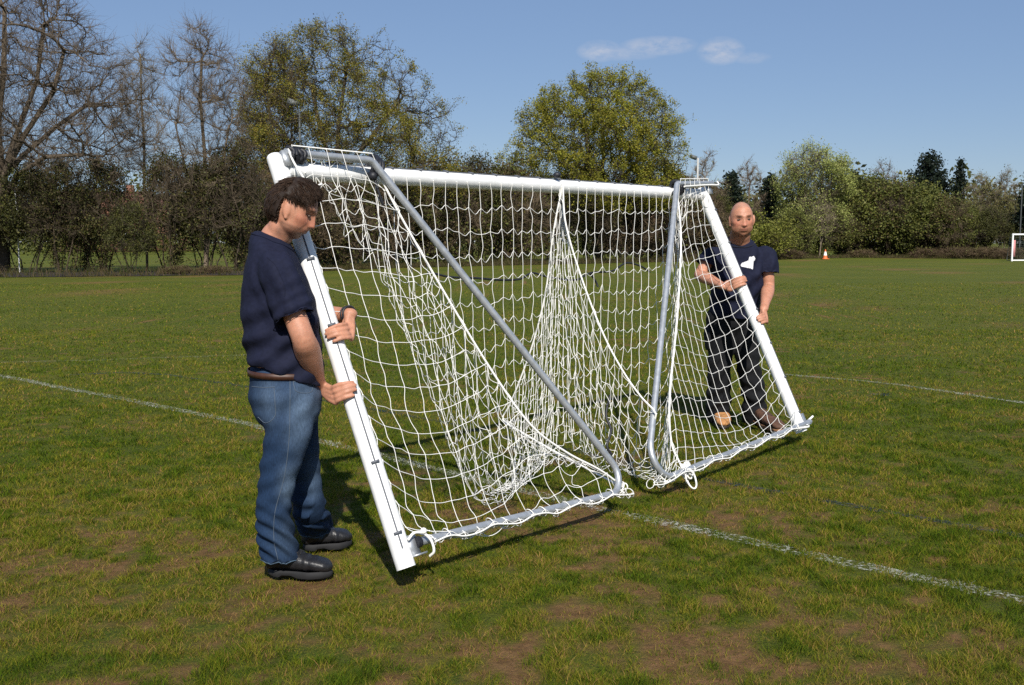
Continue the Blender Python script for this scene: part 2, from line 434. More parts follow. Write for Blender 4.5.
mb = MB(); tube(mb, np.linspace(xb0, xb1, 12), .040, 24); xbar = mb.build('crossbar', white, goal)
# net track grooves and clips on posts and crossbar (camera side, inner edge)
def track(a, b, out_dir, parent, step=.24):
    u = unit(b-a); g = MB(); s_ = unit(np.cross(u, out_dir))
    c0 = a+out_dir*(RP+.001); c1 = b+out_dir*(RP+.001)
    tube(g, [c0, c1], .0035, 6); g.build('track_groove', dark, parent)
    n = int(np.linalg.norm(b-a)/step)
    for q in np.linspace(.04, .97, n):
        c = a+(b-a)*q+out_dir*(RP+.004); k = MB()
        box(k, c, .010, .034, .008, [u, s_, out_dir])
        box(k, c+s_*.0135, .012, .006, .0075, [u, s_, out_dir])
        k.build('net_clip', dark, parent, False)
inn = unit(np.array([.42,-.9,0])); inn = unit(inn-upA*np.dot(inn,upA))
track(A0+upA*.05, A1-upA*.12, inn, pl_)
track(B0_+upB*.05, B1_-upB*.10, unit(-dW*.2+mG*.6+np.array([.6,0,0])), pr_)
track(xb0+dX*.1, xb1-dX*.1, unit(upA*.80+mG*.6), xbar, .2)
# folded side frames: one bent pipe each
def P_on(px, py, off):
    """pixel on the goal plane pushed off by 'off' towards the camera"""
    r = ray(px, py); o = np.array([0,0,CAM_H]); p0 = A0+mG*off
    tt = np.dot(p0-o, mG)/np.dot(r, mG); return o+r*tt
OFF = .075
EL = onz(633, 489, .115); ER = onz(646, 486, .115)
footL = A0+upA*.055+dW*.075+mG*.03; footR = B0_+upB*.02+dW*.13+mG*.03
TL = P_on(371.5, 160.5, OFF+.02); TR = P_on(677, 183.5, OFF+.02)
topL = A1+mG*.045+upA*.03+dW*.02; topR = B1_+mG*.06+upB*.05+dW*.08
FRL = fillet([footL, EL, TL, topL], [.10, .05], 9)
FRR = fillet([footR, ER, TR, topR], [.13, .05], 9)
for q, fr in ((0, FRL), (1, FRR)):
    mb = MB(); tube(mb, fr, .0185, 14); sf = mb.build('side_frame', galv, goal)
    # hinge brackets at the post foot and head, pin and knob
    A_, u_ = ((A0, upA), (B0_, upB))[q]; T_ = (A1, B1_)[q]; f_ = (footL, footR)[q]; tp = (topL, topR)[q]
    s_ = dW if q == 0 else -dW
    hb_ = MB(); box(hb_, A_+u_*.05+dW*.045+mG*.028, .055, .012, .085, [dW, mG, u_])
    box(hb_, A_+u_*.005+dW*.055+mG*.028, .07, .055, .008, [dW, mG, u_]); hb_.build('hinge_bracket', galv, goal, False)
    hb_ = MB(); box(hb_, T_+mG*.045+dW*.02+u_*.0, .05, .02, .07, [dW, mG, u_])
    hb_.build('hinge_bracket', galv, goal, False)
    if q == 0:
        kn = MB(); ball(kn, A0+upA*.09+dW*.085+mG*.075, .014); kn.build('hinge_knob', twine, goal)
        kn = MB(); tube(kn, [footL-dW*.012, footL+dW*.012], .024, 14); kn.build('pipe_end', black, sf)
# black straps binding the frames to the crossbar
def strap(c, axis, r, wd, name='binding_strap'):
    mb = MB(); u = unit(np.cross(axis, [0,0,1])); v = np.cross(axis, u)
    for o_ in np.linspace(-wd/2, wd/2, 4):
        a = np.linspace(0, 2*np.pi, 25)
        tube(mb, [c+axis*(o_+.006*math.sin(3*x+o_*90))+r*(1+.05*math.sin(2*x+o_*40))*(math.cos(x)*u+math.sin(x)*v) for x in a], .011, 6, False)
    return mb.build(name, black, goal)
strap((TL+P_on(374, 172, 0))/2+mG*.0-upA*.005, unit(dX*.8-upA*.5), .050, .035)
strap((TR+P_on(677, 192, 0))/2-upA*.0, dX, .046, .03)
strap(topL+dW*.05-upA*.012, dX, .030, .06)
mb = MB(); c = at(557, 177, xb0[1]+(xb1[1]-xb0[1])*.51)
ball(mb, c+np.array([0,0,.012]), (.024,.02,.018)); mb.build('hook', black, goal)
mb = MB(); e = P_on(374, 176, .06)
tube(mb, catmull([e, P_on(378,190,.05), P_on(383,205,.03), P_on(381,197,.04)], 5), .007, 5)
ball(mb, P_on(373,176,.06), .022); mb.build('strap_tail', black, goal)

# ---- net: string lattice hung by relaxation (fine lattice has a node half way along every string)
CELL = .1
def lattice(nu, nv, pos, pinned, steps=700, rest_u=None, rest_v=None, floor=.012, slack=1.03, grav=9.8, exist=None, plane=None):
    """nu x nv knots; pos(i,j)->start; pinned dict {(i,j): point}. returns fine grid positions and mask"""
    NU, NV = 2*nu-1, 2*nv-1
    X = np.zeros((NU, NV, 3)); ex = np.zeros((NU, NV), bool)
    for a in range(NU):
        for c in range(NV):
            if a % 2 and c % 2: continue
            X[a, c] = pos(a/2, c/2); ex[a, c] = exist is None or exist(a/2, c/2)
    im = np.ones((NU, NV)); im[~ex] = 0
    pin = []
    for (a, c), p in pinned.items():
        a, c = int(round(a*2)), int(round(c*2)); X[a, c] = p; im[a, c] = 0; pin.append((a, c))
    X += rng.normal(0, .004, X.shape)*(im > 0)[..., None]
    V = np.zeros_like(X); dt = 1/60.
    hu, hv = CELL/2*slack, CELL/2*slack
    sets = []; LU = hu*np.exp(rng.normal(0,.08,(NU,NV)))*np.broadcast_to(1+(rest_u or 0)*np.clip((NV-1-np.arange(NV))/14,0,1)[None],(NU,NV)); LV = hv*(rest_v or 1)*np.exp(rng.normal(0,.08,(NU,NV)))
    for par in (0, 1):
        sets.append((slice(par, NU-1, 2), slice(par+1, NU, 2), slice(0, NV, 2), hu, 0))
        sets.append((slice(0, NU, 2), None, (slice(par, NV-1, 2), slice(par+1, NV, 2)), hv, 1))
    for st in range(steps):
        Xp = X.copy(); V *= .965; V[..., 2] -= grav*dt*(im > 0)
        X = X+V*dt*(im > 0)[..., None]
        for it in range(14):
            for s in sets:
                if s[4] == 0: ia = (s[0], s[2]); ib = (s[1], s[2])
                else: ia = (s[0], s[2][0]); ib = (s[0], s[2][1])
                a, c = X[ia], X[ib]
                if ib[0].stop is not None and a.shape != c.shape:
                    m0 = min(a.shape[0], c.shape[0]); m1 = min(a.shape[1], c.shape[1])
                    a = a[:m0, :m1]; c = c[:m0, :m1]
                wa = im[ia][:a.shape[0], :a.shape[1]]; wc = im[ib][:c.shape[0], :c.shape[1]]
                rl = (LU if s[4] == 0 else LV)[ia][:a.shape[0], :a.shape[1]]
                d = c-a; l = np.sqrt((d*d).sum(-1))+1e-9
                both = ex[ia][:a.shape[0], :a.shape[1]] & ex[ib][:c.shape[0], :c.shape[1]]
                k = np.where(both & (l > rl), (l-rl)/l/np.maximum(wa+wc, 1e-6), 0)
                X[ia][:a.shape[0], :a.shape[1]] += d*(k*wa)[..., None]
                X[ib][:c.shape[0], :c.shape[1]] -= d*(k*wc)[..., None]
            low = (X[..., 2] < floor) & (im > 0)
            X[..., 2] = np.where(low, floor, X[..., 2])
            if plane is not None:                       # stay behind the folded pipes
                h_ = (X-A0)@mG-plane; bad = (h_ > 0) & (im > 0)
                X = X-np.where(bad, h_, 0)[..., None]*mG
        low = (X[..., 2] < floor+.004) & (im > 0)
        V = np.clip((X-Xp)/dt, -3, 3); V[low] *= .4
    return X, ex
def strings(mb, X, ex, r=.00175, jit=.003, skip_u=(), skip_v=()):
    NU, NV = ex.shape
    X = X+rng.normal(0, jit, X.shape)
    def run(L_, E_):
        s = 0
        while s < len(E_):
            if not E_[s]: s += 1; continue
            e = s
            while e+1 < len(E_) and E_[e+1]: e += 1
            if e > s: tube(mb, catmull(L_[s:e+1], 3), r, 4, False)
            s = e+1
    for c in range(0, NV, 2):
        if c not in skip_v: run(X[:, c], ex[:, c])
    for a in range(0, NU, 2):
        if a not in skip_u: run(X[a], ex[a])
    # knots
    for a in range(0, NU, 2):
        for c in range(0, NV, 2):
            if ex[a, c]:
                p = X[a, c]; mb.put(p+np.array([[1,0,0],[-1,0,0],[0,1,0],[0,-1,0],[0,0,1],[0,0,-1]])*.0042,
                    [[0,2,4],[2,1,4],[1,3,4],[3,0,4],[2,0,5],[1,2,5],[3,1,5],[0,3,5]])
def resample(P, n):
    P = catmull(P, 8); s = np.concatenate([[0], np.cumsum(np.linalg.norm(np.diff(P, axis=0), axis=1))])
    q = np.linspace(0, s[-1], n); return np.stack([np.interp(q, s, P[:, k]) for k in range(3)], 1), s[-1]
# border ropes that hang beside each stay (they carry the net's corners)
ropeL_px = [(377,170,.07),(399,213,.06),(440,285,.05),(490,368,.03),(530,424,.03),(566,452,.03),(600,470,.04)]
ropeL = [P_on(*p) for p in ropeL_px]+[EL+np.array([-.06,-.02,.02])]
ropeR = [P_on(677,190,.07),P_on(681,240,.03),P_on(677,320,.02),P_on(670,390,.02),P_on(671,440,.03),P_on(683,470,.05)]
# side panels
def side_panel(foot, top, u_, dirn, rope, wtop, name):
    """knots follow post (rows) and base bar (columns); the sloping edge is tied to the rope"""
    Lh = np.linalg.norm(top-foot)-.06; nv = int(round(Lh/.096))+1
    Rp, rl = resample(rope, 60)
    def edge(v):     # point on rope at the same height along the post
        hgt_ = (Rp-foot)@u_; k = int(np.argmin(np.abs(hgt_-v*Lh))); return Rp[k]
    ewid = [np.dot(edge(j/(nv-1))-foot, dirn) for j in range(nv)]
    nu = int(max(ewid)/CELL)+2
    cnt = [max(4, min(nu-1, int(w_/CELL*.98))) for w_ in ewid]
    for j in range(1, nv): cnt[j] = min(cnt[j], cnt[j-1])
    def start(i_, j_):
        jl = min(nv-1, max(0, j_)); k = min(cnt[int(jl)], cnt[min(nv-1, int(math.ceil(jl)))])
        a_ = foot+u_*(.03+jl/(nv-1)*Lh)+dirn*.03; b_ = edge(jl/(nv-1))
        return a_+(b_-a_)*min(1, i_/max(k, 1))+mG*.045
    pins = {}
    for j in range(nv):
        pins[(0, j)] = foot+u_*(.03+j/(nv-1)*Lh)+dirn*.034+mG*.03
        pins[(cnt[j], j)] = edge(j/(nv-1))+mG*.003
    for i_ in range(nu):
        if i_ <= cnt[0]: pins[(i_, 0)] = start(i_, 0)*0+footbar(foot, dirn, i_, cnt[0], name)
    for i_ in range(0, cnt[-1]+1): pins[(i_, nv-1)] = topbar(i_/cnt[-1], name)
    def exist(i_, j_):
        return i_ <= min(cnt[int(j_)], cnt[int(math.ceil(j_))])+1e-6
    X, ex = lattice(nu, nv, start, pins, 260, exist=exist, slack=1.045)
    mb = MB(); strings(mb, X, ex, skip_v=(2*nv-2,)); tie(mb, X, cnt[0], name)
    tube(mb, catmull(X[0:2*cnt[-1]+1:2, 2*nv-2], 3), .0035, 5)
    return mb.build(name, twine, goal)
def footbar(foot, dirn, i_, n, name):
    fr = FRL if name == 'side_net' else FRR
    a_, e_ = (footL, EL) if name == 'side_net' else (footR-dW*.16, ER)
    q = .05+.93*i_/n
    p = a_+(e_-a_)*q; return p+mG*.025+np.array([0,0,-.006+.012*math.sin(i_*1.9)])
def topbar(q, name):
    a_, e_ = (topL, TL) if name == 'side_net' else (topR-dW*.07, TR)
    return a_+(e_-a_)*(.05+.92*q)+mG*.02+np.array([0,0,.022])
def tie(mb, X, n, name):
    # hem rope wound along the base pipe, one small loop at each hem knot
    a_ = X[0:2*n+1, 0]
    tube(mb, catmull(a_[::2]+np.array([0,-.004,-.012])*1.0, 4), .0042, 5, False)
    for p in a_[::2]:
        c = p-mG*.022
        th = np.linspace(0, 2*np.pi, 11)
        axis = unit(a_[-1]-a_[0]); u = unit(np.cross(axis, [0,0,1])); v = np.cross(axis, u)
        tube(mb, [c+.0245*(math.cos(x)*u+math.sin(x)*v)+axis*.012*math.sin(x) for x in th], .0024, 4, False)
side_panel(A0, A1, upA, dW, ropeL, .5, 'side_net')
_n2 = side_panel(B0_, B1_, upB, -dW, ropeR, .4, 'side_net_')
_n2.name = 'side_net'
# main panel: crossbar to ground, edges on the ropes, middle of its hem hooked up at the crossbar centre
W_ = np.linalg.norm(xb1-xb0); NUm = int(W_/.098)+1
NVm = 26
RL, _ = resample(ropeL, 21); RR, _ = resample(ropeR, 21)
hang = np.array([.0, 0, -1.])
sagL, sagR = [], []
pins = {}
for i_ in range(NUm):
    pins[(i_, NVm-1)] = xb0+(xb1-xb0)*(.02+.96*i_/(NUm-1))+mG*.034-upA*.026
for j in range(21):
    pins[(0, j)] = RL[20-j]-mG*.006
    pins[(NUm-1, j)] = RR[20-j]-mG*.006
for k in range(1, 5):     # top return bars
    pins[(0, 20+k)] = TL+(topL-TL)*(k/5)-upA*.0+np.array([0,0,-.02]); pins[(NUm-1, 20+k)] = TR+(topR-TR)*(k/5)*.6+np.array([0,0,-.02])
mid_i = NUm//2+2
cm = at(556.5, 187, xb0[1]+(xb1[1]-xb0[1])*.51)+mG*.05
hemR_, _ = resample([cm]+[at(px_, py_, Yd) for px_, py_, Yd in ((566,225,6.15),(584,285,6.08),(607,342,5.98),(632,385,5.92),(656,414,5.86))], 14)
hemL_, _ = resample([cm]+[at(px_, py_, Yd) for px_, py_, Yd in ((553,235,6.26),(546,290,6.32),(534,340,6.38),(518,385,6.45),(503,420,6.52))], 17)
for k in range(1, 14): pins[(mid_i+k, 0)] = hemR_[k]
for k in range(1, 17): pins[(mid_i-k, 0)] = hemL_[k]
for k in range(0, 1): pins[(mid_i+k, 0)] = cm+dX*k*.006+np.array([0,0,-.01*abs(k)])
def start_main(i_, j_):
    t_ = j_/(NVm-1); s_ = i_/(NUm-1)
    top_ = xb0+(xb1-xb0)*s_
    bot = np.array([*(top_[:2]), .02])+mG*np.array([1,1,0])*(.35+.3*math.sin(math.pi*s_))*1.0
    c_ = abs(i_-mid_i)/(NUm/2)
    p = bot+(top_-bot)*t_
    lift = max(0, 1-c_*1.15)*(1-t_)**2
    p = p*(1-lift)+lift*(cm+np.array([0,0,-.2*t_]))
    e_ = (RL if s_ < .5 else RR)[int(max(0, min(20, 20-j_)))]
    w_e = max(0, 1-min(s_, 1-s_)*9)
    return p*(1-w_e)+e_*w_e
X, ex = lattice(NUm, NVm, start_main, pins, 620, slack=1.02, rest_v=1.10, rest_u=.09, plane=.03)
mb = MB(); strings(mb, X, ex, jit=.0035, skip_v=(2*NVm-2,)); main_net = mb.build('back_net', twine, goal)
def rope(pts, k, r, n=6, name='border_rope'):
    q = MB(); tube(q, catmull(pts, k), r, n); q.build(name, twine, main_net)
rope(X[::2, 0], 3, .0055); rope(ropeL, 8, .0058); rope(ropeR, 8, .0062)
# loose rope loops at corners
def coil(c, r, ax, n, thick=.0055, jit_=.35):
    u = unit(np.cross(ax, [0,0,1.01])); v = np.cross(ax, u); th = np.arange(0, n*2*np.pi, .45)
    P = [c+r*(1+jit_*math.sin(x*1.7))*(math.cos(x)*u+1.25*math.sin(x)*v)+ax*.02*math.sin(x*.6) for x in th]
    rope(P, 3, thick, 6, 'rope_coil')
coil(onz(684, 472, .10)+mG*.02, .030, unit(mG+np.array([.4,0,0])), 5)
coil(onz(686, 481, .06)+mG*.03, .036, unit(mG), 1.1)
coil(EL+np.array([-.06,-.02,.012]), .017, unit(dW), 3, .0042)
rope([P_on(408,540,.05), P_on(414,533,.06), P_on(423,533,.07), P_on(431,540,.08), P_on(434,551,.07), P_on(430,556,.04)], 5, .0062, 6, 'lashing_rope')
rope([topR+dW*.10+upA*.02, topR+dW*.05-upA*.02+mG*.02, topR-dW*.12-upA*.03+mG*.02, TR+dW*.05-upA*.03+mG*.02], 5, .0065, 6, 'lashing_rope')
rope([footR+dW*.04+upB*.03+mG*.02, footR-dW*.02-mG*.02, footR-dW*.10-upB*.03+mG*.02, footR-dW*.25-upB*.02+mG*.02], 5, .008, 6, 'lashing_rope')
# rope wound round the frame pipe at the left post head
a_ = A1+upA*.02+dW*.03+mG*.03
rope([a_+mG*.03+upA*.02, a_+mG*.04-upA*.06, a_+mG*.04-upA*.16+dW*.05, a_+mG*.04-upA*.15+dW*.12], 6, .005, 6, 'lashing_rope')
# dark cord threaded through the net
mb = MB(); cpx = [(428,272),(450,277),(475,278),(500,280),(520,279),(532,273),(548,277),(575,280),(590,273),(612,271),(626,263),(640,266),(650,272)]
cy = lambda px: np.interp(px, [428, 650], [5.9, 7.35])
cord = [at(px, py, cy(px)) for px, py in cpx]
tube(mb, catmull(cord, 6), .0065, 5); mb.build('lashing_cord', black, goal); mb = MB(); tube(mb, catmull([cord[8], at(596,282,cy(595)), at(598,287,cy(595))], 5), .007, 5); mb.build('lashing_cord', black, goal); mb = MB()
tube(mb, catmull([at(610,395,6.15), at(606,415,6.1), at(611,430,6.05), at(607,446,6.0), at(612,455,6.0)], 6), .008, 5)
mb.build('lashing_cord', black, goal)
# ------------------------------------------------------------------ people
Z = np.array([0,0,1.])
def remesh(mb, voxel, smooth_it=6, keep=None, lam=.5):
    """union of closed pieces as one continuous skin; keep(P)->0..1 protects detail from smoothing"""
    me = mb.mesh('tmp', False); ob = bpy.data.objects.new('tmp', me); COL.objects.link(ob)
    md = ob.modifiers.new('r', 'REMESH'); md.mode = 'VOXEL'; md.voxel_size = voxel
    dg = bpy.context.evaluated_depsgraph_get(); m2 = bpy.data.meshes.new_from_object(ob.evaluated_get(dg))
    bpy.data.objects.remove(ob); bpy.data.meshes.remove(me)
    n = len(m2.vertices); co = np.empty(n*3, np.float32); m2.vertices.foreach_get('co', co); co = co.reshape(-1, 3).astype(float)
    e = np.empty(len(m2.edges)*2, np.int32); m2.edges.foreach_get('vertices', e); e = e.reshape(-1, 2)
    deg = np.bincount(e.ravel(), minlength=n)[:, None]+1e-9
    k = np.ones(n) if keep is None else 1-keep(co)
    for it in range(smooth_it):
        s = np.zeros_like(co)
        for a in range(3):
            s[:, a] = np.bincount(e[:,0], co[e[:,1], a], n)+np.bincount(e[:,1], co[e[:,0], a], n)
        co += lam*k[:, None]*(s/deg-co)
    setco(m2, co)
    m2.polygons.foreach_set('use_smooth', np.ones(len(m2.polygons), bool)); m2.update()
    return m2
def getco(me):
    co = np.empty(len(me.vertices)*3, np.float32); me.vertices.foreach_get('co', co); return co.reshape(-1, 3).astype(float)
def setco(me, co): me.vertices.foreach_set('co', np.asarray(co, np.float32).ravel()); me.update()
def getn(me):
    n = np.empty(len(me.vertices)*3, np.float32); me.vertices.foreach_get('normal', n); return n.reshape(-1, 3).astype(float)
def loft(mb, rings, n=28, p=2.0):
    """rings: (centre, U, V) half-axis vectors; closed with rounded ends by the caller's ring choice"""
    a = np.arange(n)*2*np.pi/n; c, s = np.cos(a), np.sin(a)
    c = np.sign(c)*np.abs(c)**(2/p); s = np.sign(s)*np.abs(s)**(2/p)
    V = np.array([np.asarray(C)+c[:,None]*np.asarray(U)+s[:,None]*np.asarray(W) for C, U, W in rings])
    m = len(rings); i = np.arange(m-1)[:,None]*n; j = np.arange(n)[None]; k = (j+1)%n
    F = np.stack([i+j, i+k, i+n+k, i+n+j], -1).reshape(-1, 4)
    Vf = np.concatenate([V.reshape(-1,3), [rings[0][0], rings[-1][0]]])
    # orientation: make outward
    U0, W0 = np.asarray(rings[0][1]), np.asarray(rings[0][2]); d = np.asarray(rings[-1][0])-np.asarray(rings[0][0])
    flip = np.dot(np.cross(U0, W0), d) < 0
    c0 = [[m*n, (q+1)%n, q] for q in range(n)]; c1 = [[m*n+1, (m-1)*n+q, (m-1)*n+(q+1)%n] for q in range(n)]
    F3 = np.array(c0+c1)
    if flip: F = F[:, ::-1]; F3 = F3[:, ::-1]
    b = mb.n; mb.put(Vf, F); mb.F3.append(F3+b)
def limb(mb, pts, rad, flat=None, n=20, k=5, open_end=False):
    """tapered round limb; rad numbers or (r_side, r_front) pairs; flat = direction of the first radius"""
    R = np.array([r if np.ndim(r) else (r, r) for r in rad], float)
    Q = catmull(np.column_stack([np.asarray(pts, float), R]), k); P, R = Q[:, :3], Q[:, 3:]
    T = np.gradient(P, axis=0); T /= np.linalg.norm(T, axis=1)[:, None]
    ref = np.asarray(flat, float) if flat is not None else (np.array([1,0,0.]) if abs(T[0][0]) < .8 else np.array([0,1,0.]))
    rings = []
    def ring(c, t, r, s):
        u = unit(ref-t*np.dot(ref, t)); w_ = np.cross(t, u); return (c, u*r[0]*s, w_*r[1]*s)
    for q, s in ((.97,.25),(.8,.6),(.45,.9)):
        rings.append(ring(P[0]-T[0]*min(R[0])*q, T[0], R[0], s))
    for c, t, r in zip(P, T, R): rings.append(ring(c, t, r, 1))
    if open_end: rings += [ring(P[-1]-T[-1]*.012, T[-1], R[-1], .90), ring(P[-1]-T[-1]*.04, T[-1], R[-1], .86)]
    else:
      for q, s in ((.45,.9),(.8,.6),(.97,.25)):
        rings.append(ring(P[-1]+T[-1]*min(R[-1])*q, T[-1], R[-1], s))
    loft(mb, rings, n)
def g3(x, y, z, cx, cy, cz, sx, sy, sz):
    return np.exp(-((x-cx)/sx)**2-((y-cy)/sy)**2-((z-cz)/sz)**2)
def head_shape(scale=1.0, heavy=0.0):
    """skull with face in its own frame: x forward, y left, z up, origin between the ears at eye height"""
    nu, nv = 120, 96
    th = np.arange(nu)*2*np.pi/nu; ph = np.linspace(0, np.pi, nv+1)[1:-1]
    T, Pp = np.meshgrid(th, ph)
    x, y, z = np.sin(Pp)*np.cos(T), np.sin(Pp)*np.sin(T), np.cos(Pp)
    # skull: x -.105...+.095, y +-.077, z -.118...+.118
    X = np.where(x > 0, x*.094, x*.106); Y = y*.078; Zz = np.where(z > 0, z*.118, z*.122)
    zz = Zz
    low = np.clip(-zz/.122, 0, 1)
    Y = Y*(1-.30*(1-.5*heavy)*low**1.6)
    X = np.where(X < 0, X*(1-.55*np.clip((-zz-.02)/.09, 0, 1)), X*(1-.05*low))
    front = np.clip(X/.03, 0, 1)
    X = X-front*.010*np.exp(-((zz-.0)/.05)**2)                       # flatten the face plane
    d = np.zeros_like(X)
    ay = np.abs(Y)
    d += .008*np.exp(-((zz-.030)/.012)**2-((ay-.028)/.024)**2)       # brows
    d -= .0145*np.exp(-((zz-.006)/.013)**2-((ay-.033)/.016)**2)       # sockets
    d += .005*np.exp(-((zz-.006)/.008)**2-((ay-.033)/.011)**2)       # lids
    nose = np.clip((.022-zz)/.058, 0, 1)
    d += np.where((zz < .03) & (zz > -.062), (.006+.0185*nose**1.2)*np.exp(-(Y/(.0085+.005*nose))**2)*np.clip((zz+.046)/.010, 0, 1), 0)
    d += .008*np.exp(-((zz+.033)/.008)**2-((ay-.013)/.0065)**2)      # nostril wings
    d += .006*np.exp(-((zz+.062)/.020)**2-(Y/.028)**2)               # muzzle
    d += .0035*np.exp(-((zz+.056)/.005)**2-(Y/.024)**4)+.0042*np.exp(-((zz+.0695)/.006)**2-(Y/.021)**4)
    d -= .005*np.exp(-((zz+.0625)/.0028)**2-(Y/.024)**2)
    d -= .004*np.exp(-((zz+.082)/.007)**2-(Y/.02)**2)
    d -= .0035*np.exp(-((ay-.030-.25*(-.035-zz))/.0045)**2)*np.clip((-.03-zz)/.01,0,1)*np.clip((zz+.075)/.015,0,1)   # smile folds
    d -= .003*np.exp(-((zz+.014)/.004)**2-((ay-.030)/.012)**2)    # under the eyes
    d += .010*np.exp(-((zz+.103)/.014)**2-(Y/.022)**2)               # chin
    X = X+front*d
    Y = Y+np.sign(Y)*(.005*np.exp(-((zz+.018)/.018)**2-((X-.055)/.025)**2)+(.004+.008*heavy)*np.exp(-((zz+.075)/.025)**2-((X-.02)/.035)**2))
    V = np.stack([X, Y, Zz], -1).reshape(-1, 3)
    V = np.concatenate([[[0,0,.118]], V, [[.0,0,-.122]]])*scale
    F3 = [[0,1+i,1+(i+1)%nu] for i in range(nu)]; L_ = 1+(nv-2)*nu
    F3 += [[len(V)-1, L_+(i+1)%nu, L_+i] for i in range(nu)]
    kk, ii = np.meshgrid(np.arange(nv-2), np.arange(nu), indexing='ij')
    F4 = np.stack([1+kk*nu+ii, 1+(kk+1)*nu+ii, 1+(kk+1)*nu+(ii+1)%nu, 1+kk*nu+(ii+1)%nu], -1).reshape(-1, 4)
    return V, np.array(F3), F4
def axes(fwd, up=Z):
    f = unit(fwd); l = unit(np.cross(up, f)); u = np.cross(f, l); return np.array([f, l, u])   # rows
def put_head(mb, c, A, scale, heavy=0.0):
    V, F3, F4 = head_shape(scale, heavy)
    b = mb.n; mb.put(c+V@A, F4); mb.F3.append(F3+b)
    for s in (1, -1):       # ears
        e0 = c+np.array([-.012, s*.079, -.006])*scale@A
        ea = np.array([[.96,.12*s,.2],[-.25*s*0-.30, s*.95, 0],[-.2,0,.98]])@A
        th = np.linspace(0, 2*np.pi, 20, endpoint=False)
        ball(mb, e0, np.array([.017,.007,.031])*scale, ea, 14, 10)
        ring_ = [e0+np.array([.017*math.cos(q)-.004, .010*s, .030*math.sin(q)+.002])*scale@ea for q in np.linspace(-.9, 3.6, 12)]
        limb(mb, ring_, [.0045*scale]*12, None, 8, 2)
        ball(mb, c+np.array([-.004, s*.079, -.036])*scale@A, np.array([.008,.006,.009])*scale, ea, 10, 8)
class Grip:
    """frame round a post: angle 0 faces the camera, +90 to the picture's right"""
    def __init__(s, c, a, r):
        s.c, s.a, s.r = np.asarray(c, float), unit(a), r
        e = np.array([0,-1.,0]); s.e1 = unit(e-s.a*np.dot(e, s.a)); s.e2 = np.cross(s.a, s.e1)
    def p(s, deg, off, ax): t_ = math.radians(deg); return s.c+s.a*ax+(s.r+off)*(math.cos(t_)*s.e1+math.sin(t_)*s.e2)
def hand(mb, g, wrist, th0, th1, idx, thumb, fr=.0088):
    """palm and five fingers closed round a post; idx = +1 index finger up the post, -1 down"""
    K = []
    ln_ = (.92, 1.0, .95, .78)
    for f in range(4):
        ax = idx*(.031-.0205*f); k = g.p(th0, .030, ax*1.05); K.append(k)
        span = (th1-th0)*ln_[f]
        mids = [g.p(th0+span*q, o_, ax*(1-.10*q)+.002*math.sin(f*2+q*5)) for q, o_ in ((.0,.028),(.20,.027),(.42,.018),(.62,.017),(.82,.011),(1.0,.010))]
        limb(mb, mids, [fr*1.22, fr*1.02, fr*1.10, fr*.96, fr*.95, fr*.78], None, 12, 4)
        w0 = wrist+(k-wrist)*.06+g.a*ax*.25
        limb(mb, [w0, wrist+(k-wrist)*.55+g.a*ax*.35, k], [.0155, .0150, .0115], None, 12, 4)
    c_ = wrist+(np.mean(K, 0)-wrist)*.5
    tp = [wrist+(K[0]-wrist)*.22+g.a*idx*.012]+[g.p(a_, o_, x_) for a_, o_, x_ in thumb]
    limb(mb, tp, [.0165, .0145, .0115, .0105, .0080][:len(tp)], None, 12, 4)
def skin_colors(me, hc, hA, hs, seed, beard, hairline, flush, base):
    """skin tint by place: lips, brows, stubble, shaved scalp, flushed cheeks and arms"""
    P = getco(me); q = ((P-hc)@hA.T)/hs; x, y, z = q[:,0], q[:,1], q[:,2]
    c = np.tile(np.array([.46,.215,.135]), (len(P), 1))
    n = fbm(P[:, [0,2]]*38+P[:, 1:2]*21, seed, 4)[:, None]
    c *= (.80+.40*n)
    def blend(wt, col): 
        nonlocal c
        wt = np.clip(wt, 0, 1)[:, None]; c = c*(1-wt)+np.array(col)*wt
    inh = (np.abs(x) < .14) & (np.abs(y) < .1) & (z > -.16) & (z < .16)
    f = inh & (x > .03)
    blend(f*flush*np.exp(-((z+.02)/.03)**2-((np.abs(y)-.045)/.03)**2), (.46,.14,.09))
    blend(f*flush*np.exp(-((z+.03)/.02)**2-(y/.016)**2), (.48,.15,.10))
    blend(f*.6*np.exp(-((z+.0625)/.009)**4-(y/.026)**4), (.36,.12,.09))
    blend(f*.7*np.exp(-((z+.0625)/.0022)**2-(y/.026)**4), (.12,.04,.03))
    blend(f*.85*np.exp(-((z-.027)/.006)**2-((np.abs(y)-.034)/.017)**4), (.075,.04,.025))
    blend(f*.95*np.exp(-((z-.005)/.0042)**2-((np.abs(y)-.033)/.013)**4), (.05,.03,.025))  # dark shade of the squinting lid crease, painted into the skin colour
    sp_ = .6+.8*fbm(q[:, 1:]*180+7, seed+3, 2)
    bz = inh*np.clip((-.048-z)/.012, 0, 1)*np.clip((x+.035)/.02, 0, 1)*np.clip((z+.128)/.02, 0, 1)*(1-.8*np.exp(-((z+.0625)/.010)**4-(y/.023)**4))
    blend(bz*beard[0]*sp_, beard[1])
    if hairline is not None:
        sc = inh*np.clip((z-.055+.55*(x-.02)*(x > -.0)-.25*np.abs(x*(x<0)))/.012, 0, 1)*np.clip(1.2, 0, 1)
        sc = inh*np.clip((z-(.088*np.clip((x+.02)/.09, -.7, 1)))/.02, 0, 1)
        blend(sc*hairline[0]*sp_, hairline[1])
    return c
skin = material('skin', attr=True, rough=.52, noise_scale=90, noise_amt=.10, bump=.12, bump_scale=420, sss=.08, spec=.4)
